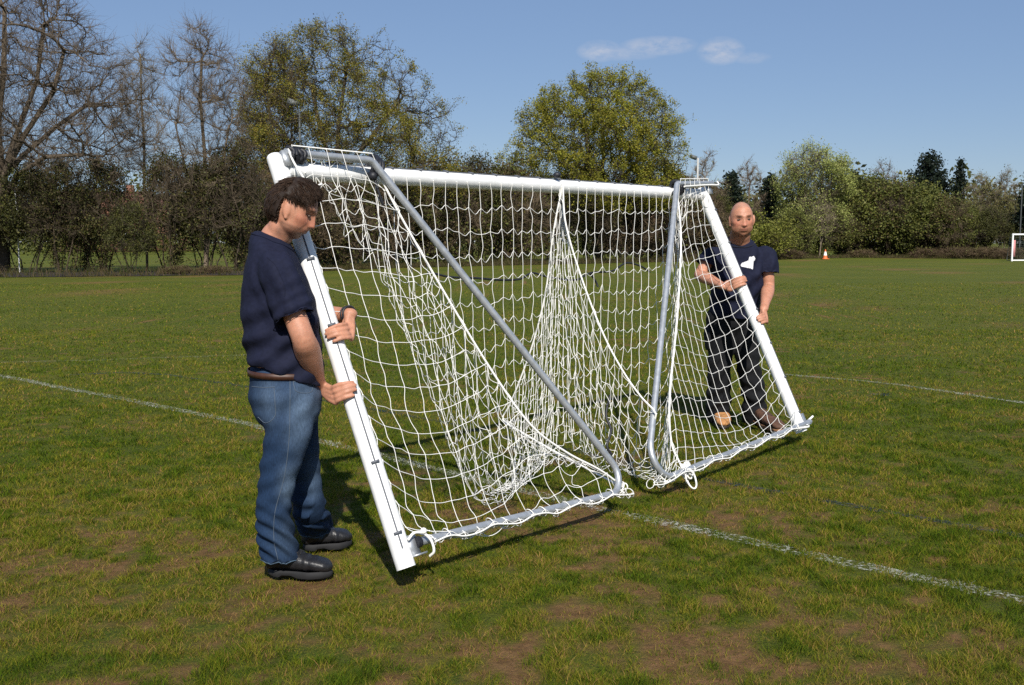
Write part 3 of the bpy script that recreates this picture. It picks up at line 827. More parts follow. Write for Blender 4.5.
def eyes(parent, hc, hA, hs):
    for s in (1, -1):
        mb = MB(); c = hc+np.array([.0715, s*.033, .004])*hs@hA
        ball(mb, c, np.array([.0062,.0125,.0042])*hs, hA, 18, 12, (.13,.095,.080))
        ball(mb, c+np.array([.0042,0,.0008])*hs@hA, np.array([.003,.0048,.0036])*hs, hA, 12, 8, (.03,.022,.016))
        mb.build('eye', eye_mat, parent, col=True)
eye_mat = material('eyes', attr=True, rough=.55, spec=.15)
def wrinkle(me, amp, fn):
    P = getco(me); n = getn(me); h = fn(P)
    setco(me, P+n*(h*amp)[:, None])
def nz3(P, s, seed=0.0):
    return np.array([noise.noise((p[0]*s[0]+seed, p[1]*s[1]+seed*1.7, p[2]*s[2])) for p in P])
def ridged(P, s, seed=0.0): return .6-2.2*np.abs(nz3(P, s, seed))
def folds(P, c, d, freq, width, ph=0.0):
    """creases radiating along direction d from point c"""
    d = unit(d); r = P-c; t_ = r@d
    perp = r-t_[:, None]*d; 
    e = unit(np.cross(d, [.3,-1,.2])); v = perp@e
    return np.sin(v*freq+ph+2.0*np.sin(t_*9))*np.exp(-(np.linalg.norm(r, axis=1)/width)**2)
navy = material('navy_cotton', (.0085,.0105,.027), .85, noise_scale=60, noise_amt=.22, bump=.55, bump_scale=16, spec=.2)
def strip_on(bvh, pts, off, r, mb, n=5, k=3):
    """thin seam pressed on a garment: each point is dropped onto the surface"""
    o = []
    for p in catmull(np.asarray(pts, float), k):
        h_ = bvh.find_nearest(Vector(p))
        if h_[0] is None: continue
        o.append(np.array(h_[0])+np.array(h_[1])*off)
    if len(o) > 2: tube(mb, o, r, n, False)
def bvh_of(me, off=(0,0,0)):
    off = Vector(off)
    return BVHTree.FromPolygons([v.co+off for v in me.vertices], [p.vertices for p in me.polygons])

# ================================================================= man on the left
HS1 = 1.01
F1 = unit([math.cos(math.radians(10)), math.sin(math.radians(10)), 0]); L1 = np.array([-F1[1], F1[0], 0])
pL = thing('person', 'dark haired man in navy t-shirt and blue jeans lifting the near post', 'person', tuple(onz(300, 566)*[1,1,0]))
h1c = at(294.5, 210, 4.40); hA1 = axes(np.array([1,-.03,0])*math.cos(math.radians(24))-Z*math.sin(math.radians(24)), Z)
Yc = 4.42
neck1 = at(272.5, 238, Yc); chest1 = at(279, 285, Yc); waist1 = at(283, 345, Yc); pelv1 = at(286, 388, Yc)
shR, shL = at(277, 268, 4.24), at(283, 266, 4.61)
elR, wrR = at(303, 338, 4.17), at(330, 381, 4.13)
elL, wrL = at(311, 322, 4.66), at(344.5, 313, 4.44)
hpR, knR, anR = at(286, 396, 4.33), at(277.5, 478, 4.32), onz(279, 566, .085)
hpL, knL, anL = at(291, 396, 4.51), at(304, 474, 4.58), onz(318, 542, .085)
anR = onz(281, 577, 0)+Z*.09; anL = onz(318, 548, 0)+Z*.09
gR = Grip(at(351, 397, 4.37)*0+(A0+upA*np.linalg.norm(A1-A0)*((561-398)/(561-163))), upA, RP+.002)
gL = Grip(A0+upA*np.linalg.norm(A1-A0)*((561-344)/(561-163)), upA, RP+.002)
wrR = gR.p(-98, .078, .058); wrL = gL.p(112, .062, .080); elR = at(303, 338, 4.20); elL = at(318, 318, 4.70)
def torso_rings(spec, Fv, Lv):
    return [(np.asarray(c), Lv*a, Fv*b) for c, a, b in spec]
body = MB()
put_head(body, h1c, hA1, HS1, .7)
nb0 = h1c+np.array([-.022,0,-.080])*HS1@hA1
limb(body, [neck1-Z*.05-F1*.01, neck1+F1*.01, (neck1+nb0)/2+F1*.012, nb0, h1c+np.array([-.03,0,-.03])@hA1], [(.060,.060),(.064,.062),(.062,.060),(.058,.056),(.045,.045)], L1)
loft(body, torso_rings([(pelv1-Z*.10,.08,.06),(pelv1-Z*.06,.12,.10),(pelv1,.145,.125),(waist1,.145,.130),(at(281,315,Yc),.150,.130),(chest1,.155,.105),(at(276,264,Yc),.125,.075),(at(273,250,Yc),.08,.06),(neck1,.05,.05)], F1, L1), 32, 2.3)
for s_, sh, el, wr in ((-1, shR, elR, wrR), (1, shL, elL, wrL)):
    d1, d2 = unit(el-sh), unit(wr-el)
    limb(body, [sh+(el-sh)*.16, sh+(el-sh)*.35, sh+(el-sh)*.7, el, el+(wr-el)*.22, el+(wr-el)*.5, el+(wr-el)*.8, wr],
         [.040,.046,.047,.047,(.054,.050),(.046,.043),(.033,.031),(.031,.025)], None, 24)
limb(body, [hpR, (hpR+knR)/2, knR, anR], [.072,.062,.046,.030]); limb(body, [hpL, (hpL+knL)/2, knL, anL], [.072,.062,.046,.030])
hand(body, gR, wrR, -62, 44, 1, [(-105,.026,.036),(-130,.020,.044),(-158,.013,.040),(-180,.011,.034)], .0095)
hand(body, gL, wrL, 98, -18, 1, [(125,.020,.040),(150,.016,.045),(178,.012,.042),(200,.010,.036)])
hand_c1 = [gR.c, gL.c]
def keep1(P):
    k = np.clip(1.3-np.linalg.norm(P-h1c, axis=1)/.14, 0, .94)
    for c in hand_c1: k = np.maximum(k, np.clip(1.6-np.linalg.norm(P-c, axis=1)/.11, 0, .72))
    return k
me = remesh(body, .0042, 7, keep1)
setcol(me, skin_colors(me, h1c, hA1, HS1, 5, (.55, (.10,.055,.04)), None, .5, (.40,.215,.150)))
bodyL = add('body', me, skin, pL)
eyes(pL, h1c, hA1, HS1)
# hair: a clumpy cap and many short locks
hair_mat = material('brown_hair', attr=True, rough=.6, spec=.25)
def hair_line(x, y, z):     # inside the haired area (head frame, unit scale)
    front = .069+.012*np.cos(np.abs(y)*40)
    side = np.where(x > .045, front, np.where(x > .012, .036, np.where(x > -.034, .032, -.055)))
    return z-side
V, F3, F4 = head_shape(1.0, .7)
nrm = unit(V) if False else V/np.linalg.norm(V, axis=1)[:, None]
okv = (hair_line(V[:,0], V[:,1], V[:,2]) > 0) & (V[:,0] < .088)
cap = MB(); capV = V+nrm*(.012+.012*fbm(V[:, :2]*55+V[:, 2:]*40, 3, 3)[:, None])*np.clip(hair_line(V[:,0], V[:,1], V[:,2])/.012, 0, 1)[:, None]
kF4 = F4[okv[F4].all(1)]; kF3 = F3[okv[F3].all(1)]
b = cap.n; cap.put((h1c+capV*HS1@hA1), kF4 if len(kF4) else F4, (.020,.012,.008)); cap.F3.append(kF3)
idx = np.nonzero(okv)[0]; idx = rng.choice(idx, 14000)
root = V[idx]+rng.normal(0, .002, (len(idx), 3)); nn = nrm[idx]
flow = np.stack([.55+0*nn[:,0], nn[:,1]*.35, -.35-.4*np.abs(nn[:,1])], 1); flow[root[:,0] < -.03] = [-.15, 0, -1.0]
flow = flow-nn*(flow*nn).sum(1)[:, None]; flow /= np.linalg.norm(flow, axis=1)[:, None]+1e-6
cl = fbm(root[:, :2]*70+root[:, 2:]*50, 19, 2)[:, None]
flow = flow+rng.normal(0, .12, flow.shape)+np.array([0,1,0])*(cl-.5)*1.9
lg = np.where(np.abs(root[:,:1]+.005) < .045, np.where(root[:,2:] < .060, .45, 1), 1)*(.019+.012*rng.random((len(idx), 1)))*(.6+.8*cl)*np.where(root[:,:1] > .05, .5, 1)
p0 = root+nn*.006; p1 = p0+nn*(.004+.007*cl)+flow*lg*.5; p2 = p1+flow*lg*.7-nn*.004
hc_ = np.array([.030,.016,.009])*(.5+1.1*rng.random((len(idx), 1)))
T2 = lambda q: h1c+q*HS1@hA1
twigs(cap, T2(p0), T2(p1),   .0014, .0012, 3, hc_); twigs(cap, T2(p1), T2(p2), .0012, .0003, 3, hc_)
cap.build('hair', hair_mat, pL, col=True)
# t-shirt
sh1 = MB()
hem1 = at(285, 371, Yc)
loft(sh1, torso_rings([(hem1+Z*.03,.155,.138),(hem1-Z*.002,.165,.146),(hem1-Z*.008,.180,.161),(at(284,352,Yc),.184,.163),(at(281.5,330,Yc),.186,.166),(at(280,305,Yc),.190,.158),(at(279,284,Yc),.192,.144),(at(277,264,Yc),.182,.118),(at(274.5,252,Yc),.150,.104),(at(273,243,Yc),.108,.090),(at(273,237,Yc),.080,.074),(at(273,235,Yc),.05,.05)], F1-Z*.38, L1), 40, 2.35)
for sh, el, q in ((shR, elR, .72), (shL, elL, .72)):
    limb(sh1, [sh*.80+chest1*.20, sh-Z*.006, sh+(el-sh)*.35, sh+(el-sh)*q], [.075,.079,.080,.080], None, 24, 5, True)
me = remesh(sh1, .0065, 10)
def w1(P):
    h = .45*nz3(P, (7,7,4))+.30*nz3(P, (16,16,9), 3)
    q = np.column_stack([P[:,0]*.7+P[:,2]*.7, P[:,1], -P[:,0]*.7+P[:,2]*.7]); h += .55*ridged(q, (3.5,6,11), 2)*np.clip((1.32-P[:,2])/.25, .1, 1)
    h += .9*folds(P, at(300,350,4.28), (1,0,.5), 75, .22)+.8*folds(P, at(283,292,4.24), (.2,0,-1), 80, .16, 1)
    h += .8*folds(P, at(255,340,4.30), (1,.0,-.35), 60, .20, 2)+.7*folds(P, at(296,306,4.20), (1,0,.4), 120, .08, .4)
    return h
wrinkle(me, .0095, w1)
shirtL = add('shirt', me, navy, pL)
bv = bvh_of(me, pL.location); sm = MB()
for sh, el, q in ((shR, elR, .66),):   # sleeve hem stitching
    d_ = unit(el-sh); u = unit(np.cross(d_, [0,0,1])); v = np.cross(d_, u); c = sh+(el-sh)*(q-.03)+d_*.045
    for dd in (0,):
        strip_on(bv, [c-d_*dd+.10*(math.cos(a)*u+math.sin(a)*v) for a in np.linspace(0, 2*np.pi, 26)], .0006, .0014, sm)
sm.build('sleeve_seam', navy, shirtL); sm = MB()
strip_on(bv, [shR+np.array([-.05,-.1,.09]), shR+np.array([.03,-.12,.03]), shR+np.array([.06,-.12,-.04]), shR+np.array([.05,-.1,-.11])], .0006, .0015, sm)
sm.build('shoulder_seam', navy, shirtL); sm = MB()
c = at(273, 239, Yc)
strip_on(bv, [c+.092*(math.cos(a)*F1+math.sin(a)*L1)-Z*(.012+.04*math.cos(a)) for a in np.linspace(0, 2*np.pi, 30)], .001, .0035, sm)
# world meshes under a parent that itself sits under the person
sm.build('collar', navy, shirtL)
# jeans
def denim_mat():
    m = bpy.data.materials.new('denim'); m.use_nodes = True; t = m.node_tree; b = t.nodes['Principled BSDF']
    b.inputs['Roughness'].default_value = .85; b.inputs['Specular IOR Level'].default_value = .2
    a = t.nodes.new('ShaderNodeVertexColor'); a.layer_name = 'Col'
    co_ = t.nodes.new('ShaderNodeTexCoord'); n = t.nodes.new('ShaderNodeTexNoise'); n.inputs['Scale'].default_value = 120; n.inputs['Detail'].default_value = 8; n.inputs['Roughness'].default_value = .75
    mp_ = t.nodes.new('ShaderNodeMapping'); mp_.inputs['Scale'].default_value = (1.6, 1.6, .45)
    t.links.new(co_.outputs['Object'], mp_.inputs[0]); t.links.new(mp_.outputs[0], n.inputs['Vector'])
    r = t.nodes.new('ShaderNodeMapRange'); r.inputs[1].default_value = .3; r.inputs[2].default_value = .7; r.inputs[3].default_value = .6; r.inputs[4].default_value = 1.45
    t.links.new(n.outputs[0], r.inputs[0])
    s = t.nodes.new('ShaderNodeVectorMath'); s.operation = 'SCALE'; t.links.new(a.outputs[0], s.inputs[0]); t.links.new(r.outputs[0], s.inputs['Scale'])
    t.links.new(s.outputs[0], b.inputs['Base Color'])
    bp_ = t.nodes.new('ShaderNodeBump'); bp_.inputs['Strength'].default_value = .3; bp_.inputs['Distance'].default_value = .004
    t.links.new(n.outputs[0], bp_.inputs['Height']); t.links.new(bp_.outputs[0], b.inputs['Normal'])
    return m
denim = denim_mat()
jn = MB()
top1 = at(284.0, 364, Yc)
loft(jn, torso_rings([(top1+Z*.0,.145,.125),(top1-Z*.01,.163,.140),(at(285,381,Yc),.170,.148),(at(285.5,395,Yc),.178,.154),(at(287,410,Yc),.175,.146),(at(288,421,Yc),.15,.12),(at(288,428,Yc),.08,.07)], F1, L1), 36, 2.2)
hemR, hemL = anR+np.array([-.004,0,-.024]), anL+np.array([-.01,0,-.018])
limb(jn, [hpR, at(288,432,4.325), knR, at(273.5,515,4.33), hemR+Z*.03, hemR], [(.104,.122),(.100,.100),(.077,.076),(.073,.073),(.078,.080),(.077,.082)], L1, 28, 5, True)
limb(jn, [hpL, at(296,432,4.52), knL, at(309,505,4.61), hemL+Z*.03, hemL], [(.104,.122),(.096,.098),(.076,.074),(.071,.071),(.075,.077),(.072,.075)], L1, 28, 5, True)
me = remesh(jn, .0065, 8)
def w2(P):
    h = .4*nz3(P, (9,9,5))+.35*nz3(P, (24,24,12), 5)+.45*ridged(P, (5,5,9), 8)
    z0 = P[:, 2]
    for an in (anR, anL):
        d = np.linalg.norm(P[:, :2]-an[:2], axis=1); m_ = np.exp(-((z0-.19)/.11)**2)*(d < .2)
        h += 1.9*m_*np.sin(z0*92+5*np.arctan2(P[:,1]-an[1], P[:,0]-an[0])+2*np.sin(P[:,0]*20))
    for kn in (knR, knL):
        h += 1.0*folds(P, kn+np.array([-.06,0,.0]), (1,.0,.25), 85, .15)
    h += .9*folds(P, at(300,405,4.25), (1,0,.6), 70, .14)+.8*folds(P, at(262,418,4.28), (1,0,-.5), 70, .15, 1)
    return h
wrinkle(me, .0050, w2)
P = getco(me)
def spot(px, py, rx, rz): 
    c = at(px, py, 4.25); return np.exp(-((P[:,0]-c[0])/rx)**2-((P[:,2]-c[2])/rz)**2)*(P[:,1] < 4.44)
fade = .55*spot(300, 425, .05, .16)+.85*spot(289, 488, .035, .075)+.4*spot(268, 400, .06, .10)+.35*spot(312, 405, .04, .10)+.45*np.exp(-((P[:,2]-.05)/.025)**2)+.3*spot(285, 540, .05, .08)+.35*np.exp(-((P[:,2]-.40)/.12)**2-((P[:,0]-knL[0]-.06)/.05)**2)*(P[:,1] > 4.44)
fade = np.clip(fade*(.5+1.0*fbm(P[:, [0,2]]*16, 5, 4)), 0, 1)[:, None]
setcol(me, np.array([.0100,.0255,.060])*(1-fade)+np.array([.105,.155,.225])*fade)
jeansL = add('jeans', me, denim, pL)
bv = bvh_of(me, pL.location); thread = material('seam_thread', (.075,.10,.135), .8)
def stitch(pxs, r, mb):
    """stitch line on the cloth, laid out on the side turned to the camera"""
    o = []
    for px, py in catmull(np.array(pxs, float), 6):
        d = Vector(ray(px, py)).normalized(); h_ = bv.ray_cast(Vector((0,0,CAM_H)), d)
        if h_[0] is not None: o.append(np.array(h_[0])+np.array(h_[1])*.0004)
    if len(o) > 2: tube(mb, o, r, 5, False)
st = MB(); stitch([(290,378),(290,400),(289,440),(284,478),(275,512),(274,540),(278,560)], .0016, st); st.build('side_seam', thread, jeansL)
st = MB(); stitch([(293,379),(294,386),(296,391),(303,393),(311,392),(313,386),(314,379)], .0015, st); st.build('front_pocket', thread, jeansL)
st = MB(); stitch([(293,381.5),(303,381),(314,381.5)], .0013, st); st.build('front_pocket', thread, jeansL)
st = MB(); stitch([(252,386.5),(263,387.5),(275,387)], .0017, st); st.build('back_pocket', thread, jeansL)
st = MB(); stitch([(274,388),(275,402),(275,416),(266,423),(258,417)], .0015, st); st.build('back_pocket', thread, jeansL)
hem_m = material('pale_denim', (.05,.085,.125), .9, noise_scale=80, noise_amt=.4)
for an, hm, rr in ((anR, hemR, .088), (anL, hemL, .080)):
    cu = MB(); strip_on(bv, [hm+Z*.004+rr*1.1*(math.cos(a)*F1+math.sin(a)*L1) for a in np.linspace(0, 2*np.pi, 40)], .0005, .0024, cu, 6, 2); cu.build('hem', hem_m, jeansL)
# belt
bl = MB(); n_ = 72
rows = []
cb_ = at(284.5, 372, Yc)
for z_, rr in ((-.013,.001),(-.013,.004),(.013,.004),(.013,.001)):
    rows.append([cb_+Z*(z_-.006*math.cos(a))+(np.sign(math.cos(a))*abs(math.cos(a))**(2/2.2)*(.149+rr)*F1+np.sign(math.sin(a))*abs(math.sin(a))**(2/2.2)*(.172+rr)*L1) for a in np.linspace(0, 2*np.pi, n_, endpoint=False)])
V = np.array(rows).reshape(-1, 3); ii = np.arange(n_); F = np.concatenate([np.stack([r*n_+ii, r*n_+(ii+1)%n_, (r+1)*n_+(ii+1)%n_, (r+1)*n_+ii], 1) for r in range(3)])
bl.put(V, F); beltL = bl.build('belt', material('brown_leather', (.050,.019,.010), .5, noise_scale=40, noise_amt=.3), pL)
# bracelet on the far wrist
br = MB(); fd = unit(wrL-elL); u = unit(np.cross(fd, Z)); v = np.cross(fd, u)
for o_, r_b in ((-.012,.0052),(-.030,.0035)):
    c = wrL+fd*o_; tube(br, [c+.0335*(math.cos(a)*u+math.sin(a)*v) for a in np.linspace(0, 2*np.pi, 25)], r_b, 8, False)
br.build('bracelet', black, pL)
# boots
def boot(par, heel, toe, an, mats, wid=.048, name='boot', high=.13, cap=None):
    f = unit((toe-heel)*[1,1,0]); l = np.cross(Z, f); Ln = np.linalg.norm(toe-heel)
    up_ = MB()
    S = [(.0,.040,.075),(.03,.046,.10),(.16,.047,.115),(.32,.046,.105),(.48,.049,.082),(.64,.053,.066),(.80,.054,.058),(.92,.045,.050),(.985,.028,.036)]
    rings = []
    for q, w_, h_ in S:
        c = heel+f*Ln*q+Z*(.020+h_/2); rings.append((c, l*w_*wid/.048, Z*h_/2))
    e0 = rings[0]; rings.insert(0, (e0[0]-f*.012, e0[1]*.5, e0[2]*.6)); e1 = rings[-1]; rings.append((e1[0]+f*.010, e1[1]*.4, e1[2]*.5))
    loft(up_, rings, 28, 2.5)
    limb(up_, [heel+f*Ln*.20+Z*.08, heel+f*Ln*.18+Z*high], [(.042,.052),(.044,.054)], l)
    me_ = remesh(up_, .005, 6)
    wrinkle(me_, .003, lambda P: nz3(P, (30,30,30))+.8*np.sin(((P-heel)@f)*190)*np.exp(-((((P-heel)@f)/Ln-.62)/.09)**2))
    o = add(name, me_, mats[0], par)
    so_ = MB(); lo = []
    n_ = 44; rows = []
    for z_, g_ in ((-.004,.94),(.004,1.0),(.020,1.0),(.026,.93)):
        row = []
        for a in np.linspace(0, 2*np.pi, n_, endpoint=False):
            x_ = math.cos(a); y_ = math.sin(a)
            q = .5+.515*np.sign(x_)*abs(x_)**.75
            w_ = np.interp(q, [-.02,.1,.3,.45,.7,.88,1.02], [.036,.047,.044,.043,.056,.050,.030])*wid/.048
            row.append(heel+f*Ln*(.5+(q-.5)*g_)+l*(np.sign(y_)*abs(y_)**.7*w_*1.06*g_)+Z*(z_+(.010 if .22 < q < .42 and z_ < .01 else 0)))
        rows.append(row)
    V = np.array(rows).reshape(-1, 3); ii = np.arange(n_)
    F = np.concatenate([np.stack([r*n_+ii, r*n_+(ii+1)%n_, (r+1)*n_+(ii+1)%n_, (r+1)*n_+ii], 1) for r in range(3)])
    so_.put(V, F)
    so_.put(np.concatenate([[V[:n_].mean(0)], V[:n_]]), [[0, 1+(k+1)%n_, 1+k] for k in range(n_)])
    so_.build('sole', mats[1], o)
    lc = MB()
    for q in (.36, .43, .50, .57):
        bvx = bvh_of(me_, par.location); strip_on(bvx, [heel+f*Ln*(q+.02)+l*.03+Z*.12, heel+f*Ln*q+Z*.14, heel+f*Ln*(q+.02)-l*.03+Z*.12], .001, .0026, lc, 5, 5)
    if lc.n: lc.build('lace', mats[2], o)
    return o
blk_lea = material('black_leather', (.013,.013,.015), .42, noise_scale=35, noise_amt=.3, bump=.2, bump_scale=150)
sole_m = material('boot_sole', (.012,.012,.013), .8)
lace_m = material('boot_lace', (.02,.02,.022), .8)
boot(pL, onz(269.5, 573, .006), onz(331.5, 575.5, .006), anR, (blk_lea, sole_m, lace_m))
boot(pL, onz(304, 549, .006), onz(351, 544, .006), anL, (blk_lea, sole_m, lace_m))

# ================================================================= man on the right
HS2 = 1.10
F2 = unit([-.03, -1, 0]); L2 = np.cross(Z, F2)           # his left is the picture's right
pR = thing('person', 'bald man in navy t-shirt and black trousers gripping the far post', 'person', tuple(onz(742, 424)*[1,1,0]))
YS = 8.02
h2c = at(741.5, 219.5, 7.85); hA2 = axes(unit(F2+L2*.05-Z*.07), unit(Z-L2*.05))
nk2 = at(739, 244, 7.97); ch2 = at(738, 268, YS); ws2 = at(735, 296, 8.08); pv2 = at(733, 314, 8.13)
s2R, s2L = at(712.5, 252, 8.02), at(767.5, 251, 8.0)
e2R, w2R = at(700, 275, 7.98), at(727.5, 283.5, 7.73)
e2L, w2L = at(768.5, 287, 7.98), at(761.5, 313, 7.72)
LB = np.linalg.norm(B1_-B0_)
g2R = Grip(B0_+upB*LB*((428-285)/(428-192.5)), upB, RP+.002)
g2L = Grip(B0_+upB*LB*((428-324)/(428-192.5)), upB, RP+.002)
w2R = g2R.p(-92, .070, .012); w2L = g2L.p(112, .060, .070)
k2R, k2L = at(719.5, 366, 8.13), at(748.5, 366, 8.13)
a2R, a2L = onz(722, 424, 0)+np.array([0,.10,.09]), onz(760, 424, 0)+np.array([0,.06,.09])
hp2R, hp2L = pv2-L2*.095-Z*.03, pv2+L2*.095-Z*.03
body = MB()
put_head(body, h2c, hA2, HS2, 1.0)
nb0 = h2c+np.array([-.030,0,-.085])*HS2@hA2
limb(body, [nk2-Z*.06, nk2-Z*.01, (nk2+nb0)/2, nb0, h2c+np.array([-.03,0,-.03])@hA2], [(.075,.065),(.080,.070),(.076,.068),(.073,.068),(.05,.05)], L2)
loft(body, torso_rings([(pv2-Z*.10,.08,.06),(pv2-Z*.05,.12,.10),(pv2,.145,.115),(ws2,.15,.125),(at(736,283,8.05),.155,.122),(ch2,.155,.105),(at(738.5,257,8.0),.125,.07),(at(739,250,7.99),.08,.06),(nk2,.05,.05)], F2, L2), 32, 2.3)
for sh, el, wr in ((s2R, e2R, w2R), (s2L, e2L, w2L)):
    limb(body, [sh+(el-sh)*.16, sh+(el-sh)*.35, sh+(el-sh)*.7, el, el+(wr-el)*.22, el+(wr-el)*.5, el+(wr-el)*.8, wr],
         [.040,.046,.046,.045,(.050,.046),(.043,.040),(.033,.030),(.031,.025)], None, 24)
limb(body, [hp2R, (hp2R+k2R)/2, k2R, a2R], [.072,.062,.046,.030]); limb(body, [hp2L, (hp2L+k2L)/2, k2L, a2L], [.072,.062,.046,.030])
hand(body, g2R, w2R, -72, 62, 1, [(-100,.024,.036),(-130,.018,.044),(-160,.013,.040),(-185,.011,.034)], .0096)
hand(body, g2L, w2L, 100, 5, 1, [(125,.022,.036),(150,.016,.042),(178,.012,.038),(200,.011,.034)], .0096)
hand_c2 = [g2R.c, g2L.c]
def keep2(P):
    k = np.clip(1.3-np.linalg.norm(P-h2c, axis=1)/.14, 0, .94)
    for c in hand_c2: k = np.maximum(k, np.clip(1.6-np.linalg.norm(P-c, axis=1)/.11, 0, .7))
    return k
me = remesh(body, .0045, 7, keep2)
setcol(me, skin_colors(me, h2c, hA2, HS2, 9, (.50, (.19,.085,.045)), (.42, (.27,.165,.125)), .45, (.52,.305,.235)))
add('body', me, skin, pR)
eyes(pR, h2c, hA2, HS2)
sh2 = MB()
hem2 = at(734, 309, 8.12)
loft(sh2, torso_rings([(hem2+Z*.03,.16,.135),(hem2,.178,.148),(hem2-Z*.006,.196,.164),(at(734.5,300,8.10),.190,.168),(at(735.5,285,8.06),.192,.165),(at(737,270,YS),.200,.146),(at(738,258,8.0),.190,.118),(at(738.5,250,7.99),.160,.104),(at(739,243.5,7.98),.118,.092),(at(739,239.5,7.97),.090,.080),(at(739,238.5,7.97),.05,.05)], F2-Z*.42, L2), 40, 2.35)
for sh, el, q in ((s2R, e2R, .60), (s2L, e2L, .66)):
    limb(sh2, [sh*.72+ch2*.28, sh-Z*.020+(ch2-sh)*.06, sh+(el-sh)*.35, sh+(el-sh)*q], [.066,.070,.078,.083], None, 24, 5, True)
me = remesh(sh2, .0075, 9)
wrinkle(me, .011, lambda P: .4*ridged(P,(5,5,8),3)+.5*nz3(P, (7,7,4), 2)+.4*nz3(P, (16,16,9), 8)+.9*folds(P, at(752,292,7.9), (1,0,.6), 60, .2)+.7*folds(P, at(764,268,7.9), (-.6,0,-1), 75, .14)+.8*folds(P, at(722,292,7.9), (1,0,-.5), 60, .2, 1))
shirt2 = add('shirt', me, navy, pR)
bv = bvh_of(me, pR.location)
col_ = MB(); c = at(739, 241, 7.97)
strip_on(bv, [c+.110*(math.cos(a)*F2+math.sin(a)*L2)-Z*(.012+.035*max(0, math.cos(a))) for a in np.linspace(0, 2*np.pi, 30)], .001, .0045, col_)
col_.build('collar', material('collar_rib', (.005,.006,.016), .9), shirt2)
# white emblem printed on the chest
em = MB(); E0 = lambda x, y: (725+x/17.12, 245+y/17.12)
bars = [[(268,345),(290,308),(318,298),(318,378),(275,366)],[(322,296),(343,287),(343,382),(322,379)],[(348,285),(372,276),(372,388),(348,384)],[(377,274),(398,264),(400,396),(377,390)],[(402,262),(410,230),(414,205),(430,201),(430,398),(405,396)],[(433,201),(447,200),(455,214),(462,200),(470,420),(433,400)],[(463,199),(492,188),(516,232),(505,262),(488,272),(474,415),(470,412)]]
for poly in bars:
    cxy = np.mean(poly, 0); ring_ = []
    dense = []
    for a_, b_ in zip(poly, poly[1:]+poly[:1]):
        for q in (0, .33, .66): dense.append((a_[0]+(b_[0]-a_[0])*q, a_[1]+(b_[1]-a_[1])*q))
    allp = [tuple(cxy)]+dense; VV = []
    for x_, y_ in allp:
        px, py = E0(x_, y_); d = Vector(ray(px, py)).normalized(); h_ = bv.ray_cast(Vector((0,0,CAM_H)), d)
        VV.append(np.array(h_[0])+np.array(h_[1])*.0025 if h_[0] is not None else np.array([0,8,1.]))
    n_ = len(dense); em.put(VV, [[0, 1+k, 1+(k+1)%n_] for k in range(n_)])
em.build('emblem', material('white_print', (.72,.72,.74), .7), shirt2)
tr = MB()
loft(tr, torso_rings([(at(733.5,302,8.12),.15,.12),(at(733.5,304,8.12),.178,.150),(pv2,.186,.155),(at(733,326,8.14),.18,.14),(at(733,334,8.14),.10,.08)], F2, L2), 32, 2.2)
h2Rm, h2Lm = a2R+np.array([-.01,.01,-.05]), a2L+np.array([-.03,.02,-.05])
limb(tr, [hp2R, at(721.5,340,8.13), k2R, at(719,395,8.2), h2Rm+Z*.02, h2Rm], [(.115,.125),(.108,.108),(.092,.092),(.092,.092),(.095,.10),(.09,.095)], L2, 26)
limb(tr, [hp2L, at(746.5,340,8.13), k2L, at(754,395,8.18), h2Lm+Z*.02, h2Lm], [(.115,.125),(.108,.108),(.092,.092),(.092,.092),(.095,.10),(.09,.095)], L2, 26)
me = remesh(tr, .0075, 8)
wrinkle(me, .009, lambda P: .6*nz3(P, (8,8,4), 4)+.5*nz3(P, (18,18,8), 6)+1.0*np.sin(P[:,2]*55+3*np.sin(P[:,0]*14))*np.exp(-((P[:,2]-.2)/.13)**2)+.8*folds(P, k2R, (1,0,.4), 60, .15)+.8*folds(P, k2L, (1,0,-.4), 60, .15))
trs = add('trousers', me, material('black_twill', (.0075,.0078,.0095), .85, noise_scale=50, noise_amt=.3, bump=.2, bump_scale=700, spec=.25), pR)
cp = MB(); limb(cp, [pv2-L2*.185+Z*-.09+F2*.02, pv2-L2*.198-Z*.15+F2*.02, pv2-L2*.19-Z*.26+F2*.02], [(.06,.02),(.085,.026),(.08,.022)], F2); cp.build('cargo_pocket', trs.data.materials[0], trs)
tan = material('tan_suede', (.42,.20,.070), .8, noise_scale=40, noise_amt=.25)
bro = material('brown_suede', (.095,.045,.026), .75, noise_scale=40, noise_amt=.35)
boot(pR, onz(720, 416, .006), onz(723.5, 429, .006), a2R, (tan, material('dark_sole', (.03,.022,.016), .8), material('tan_lace', (.3,.16,.06), .8)), .056)
boot(pR, onz(752, 420, .006), onz(781, 432.5, .006), a2L, (bro, material('tan_sole', (.30,.15,.07), .8), lace_m), .056)
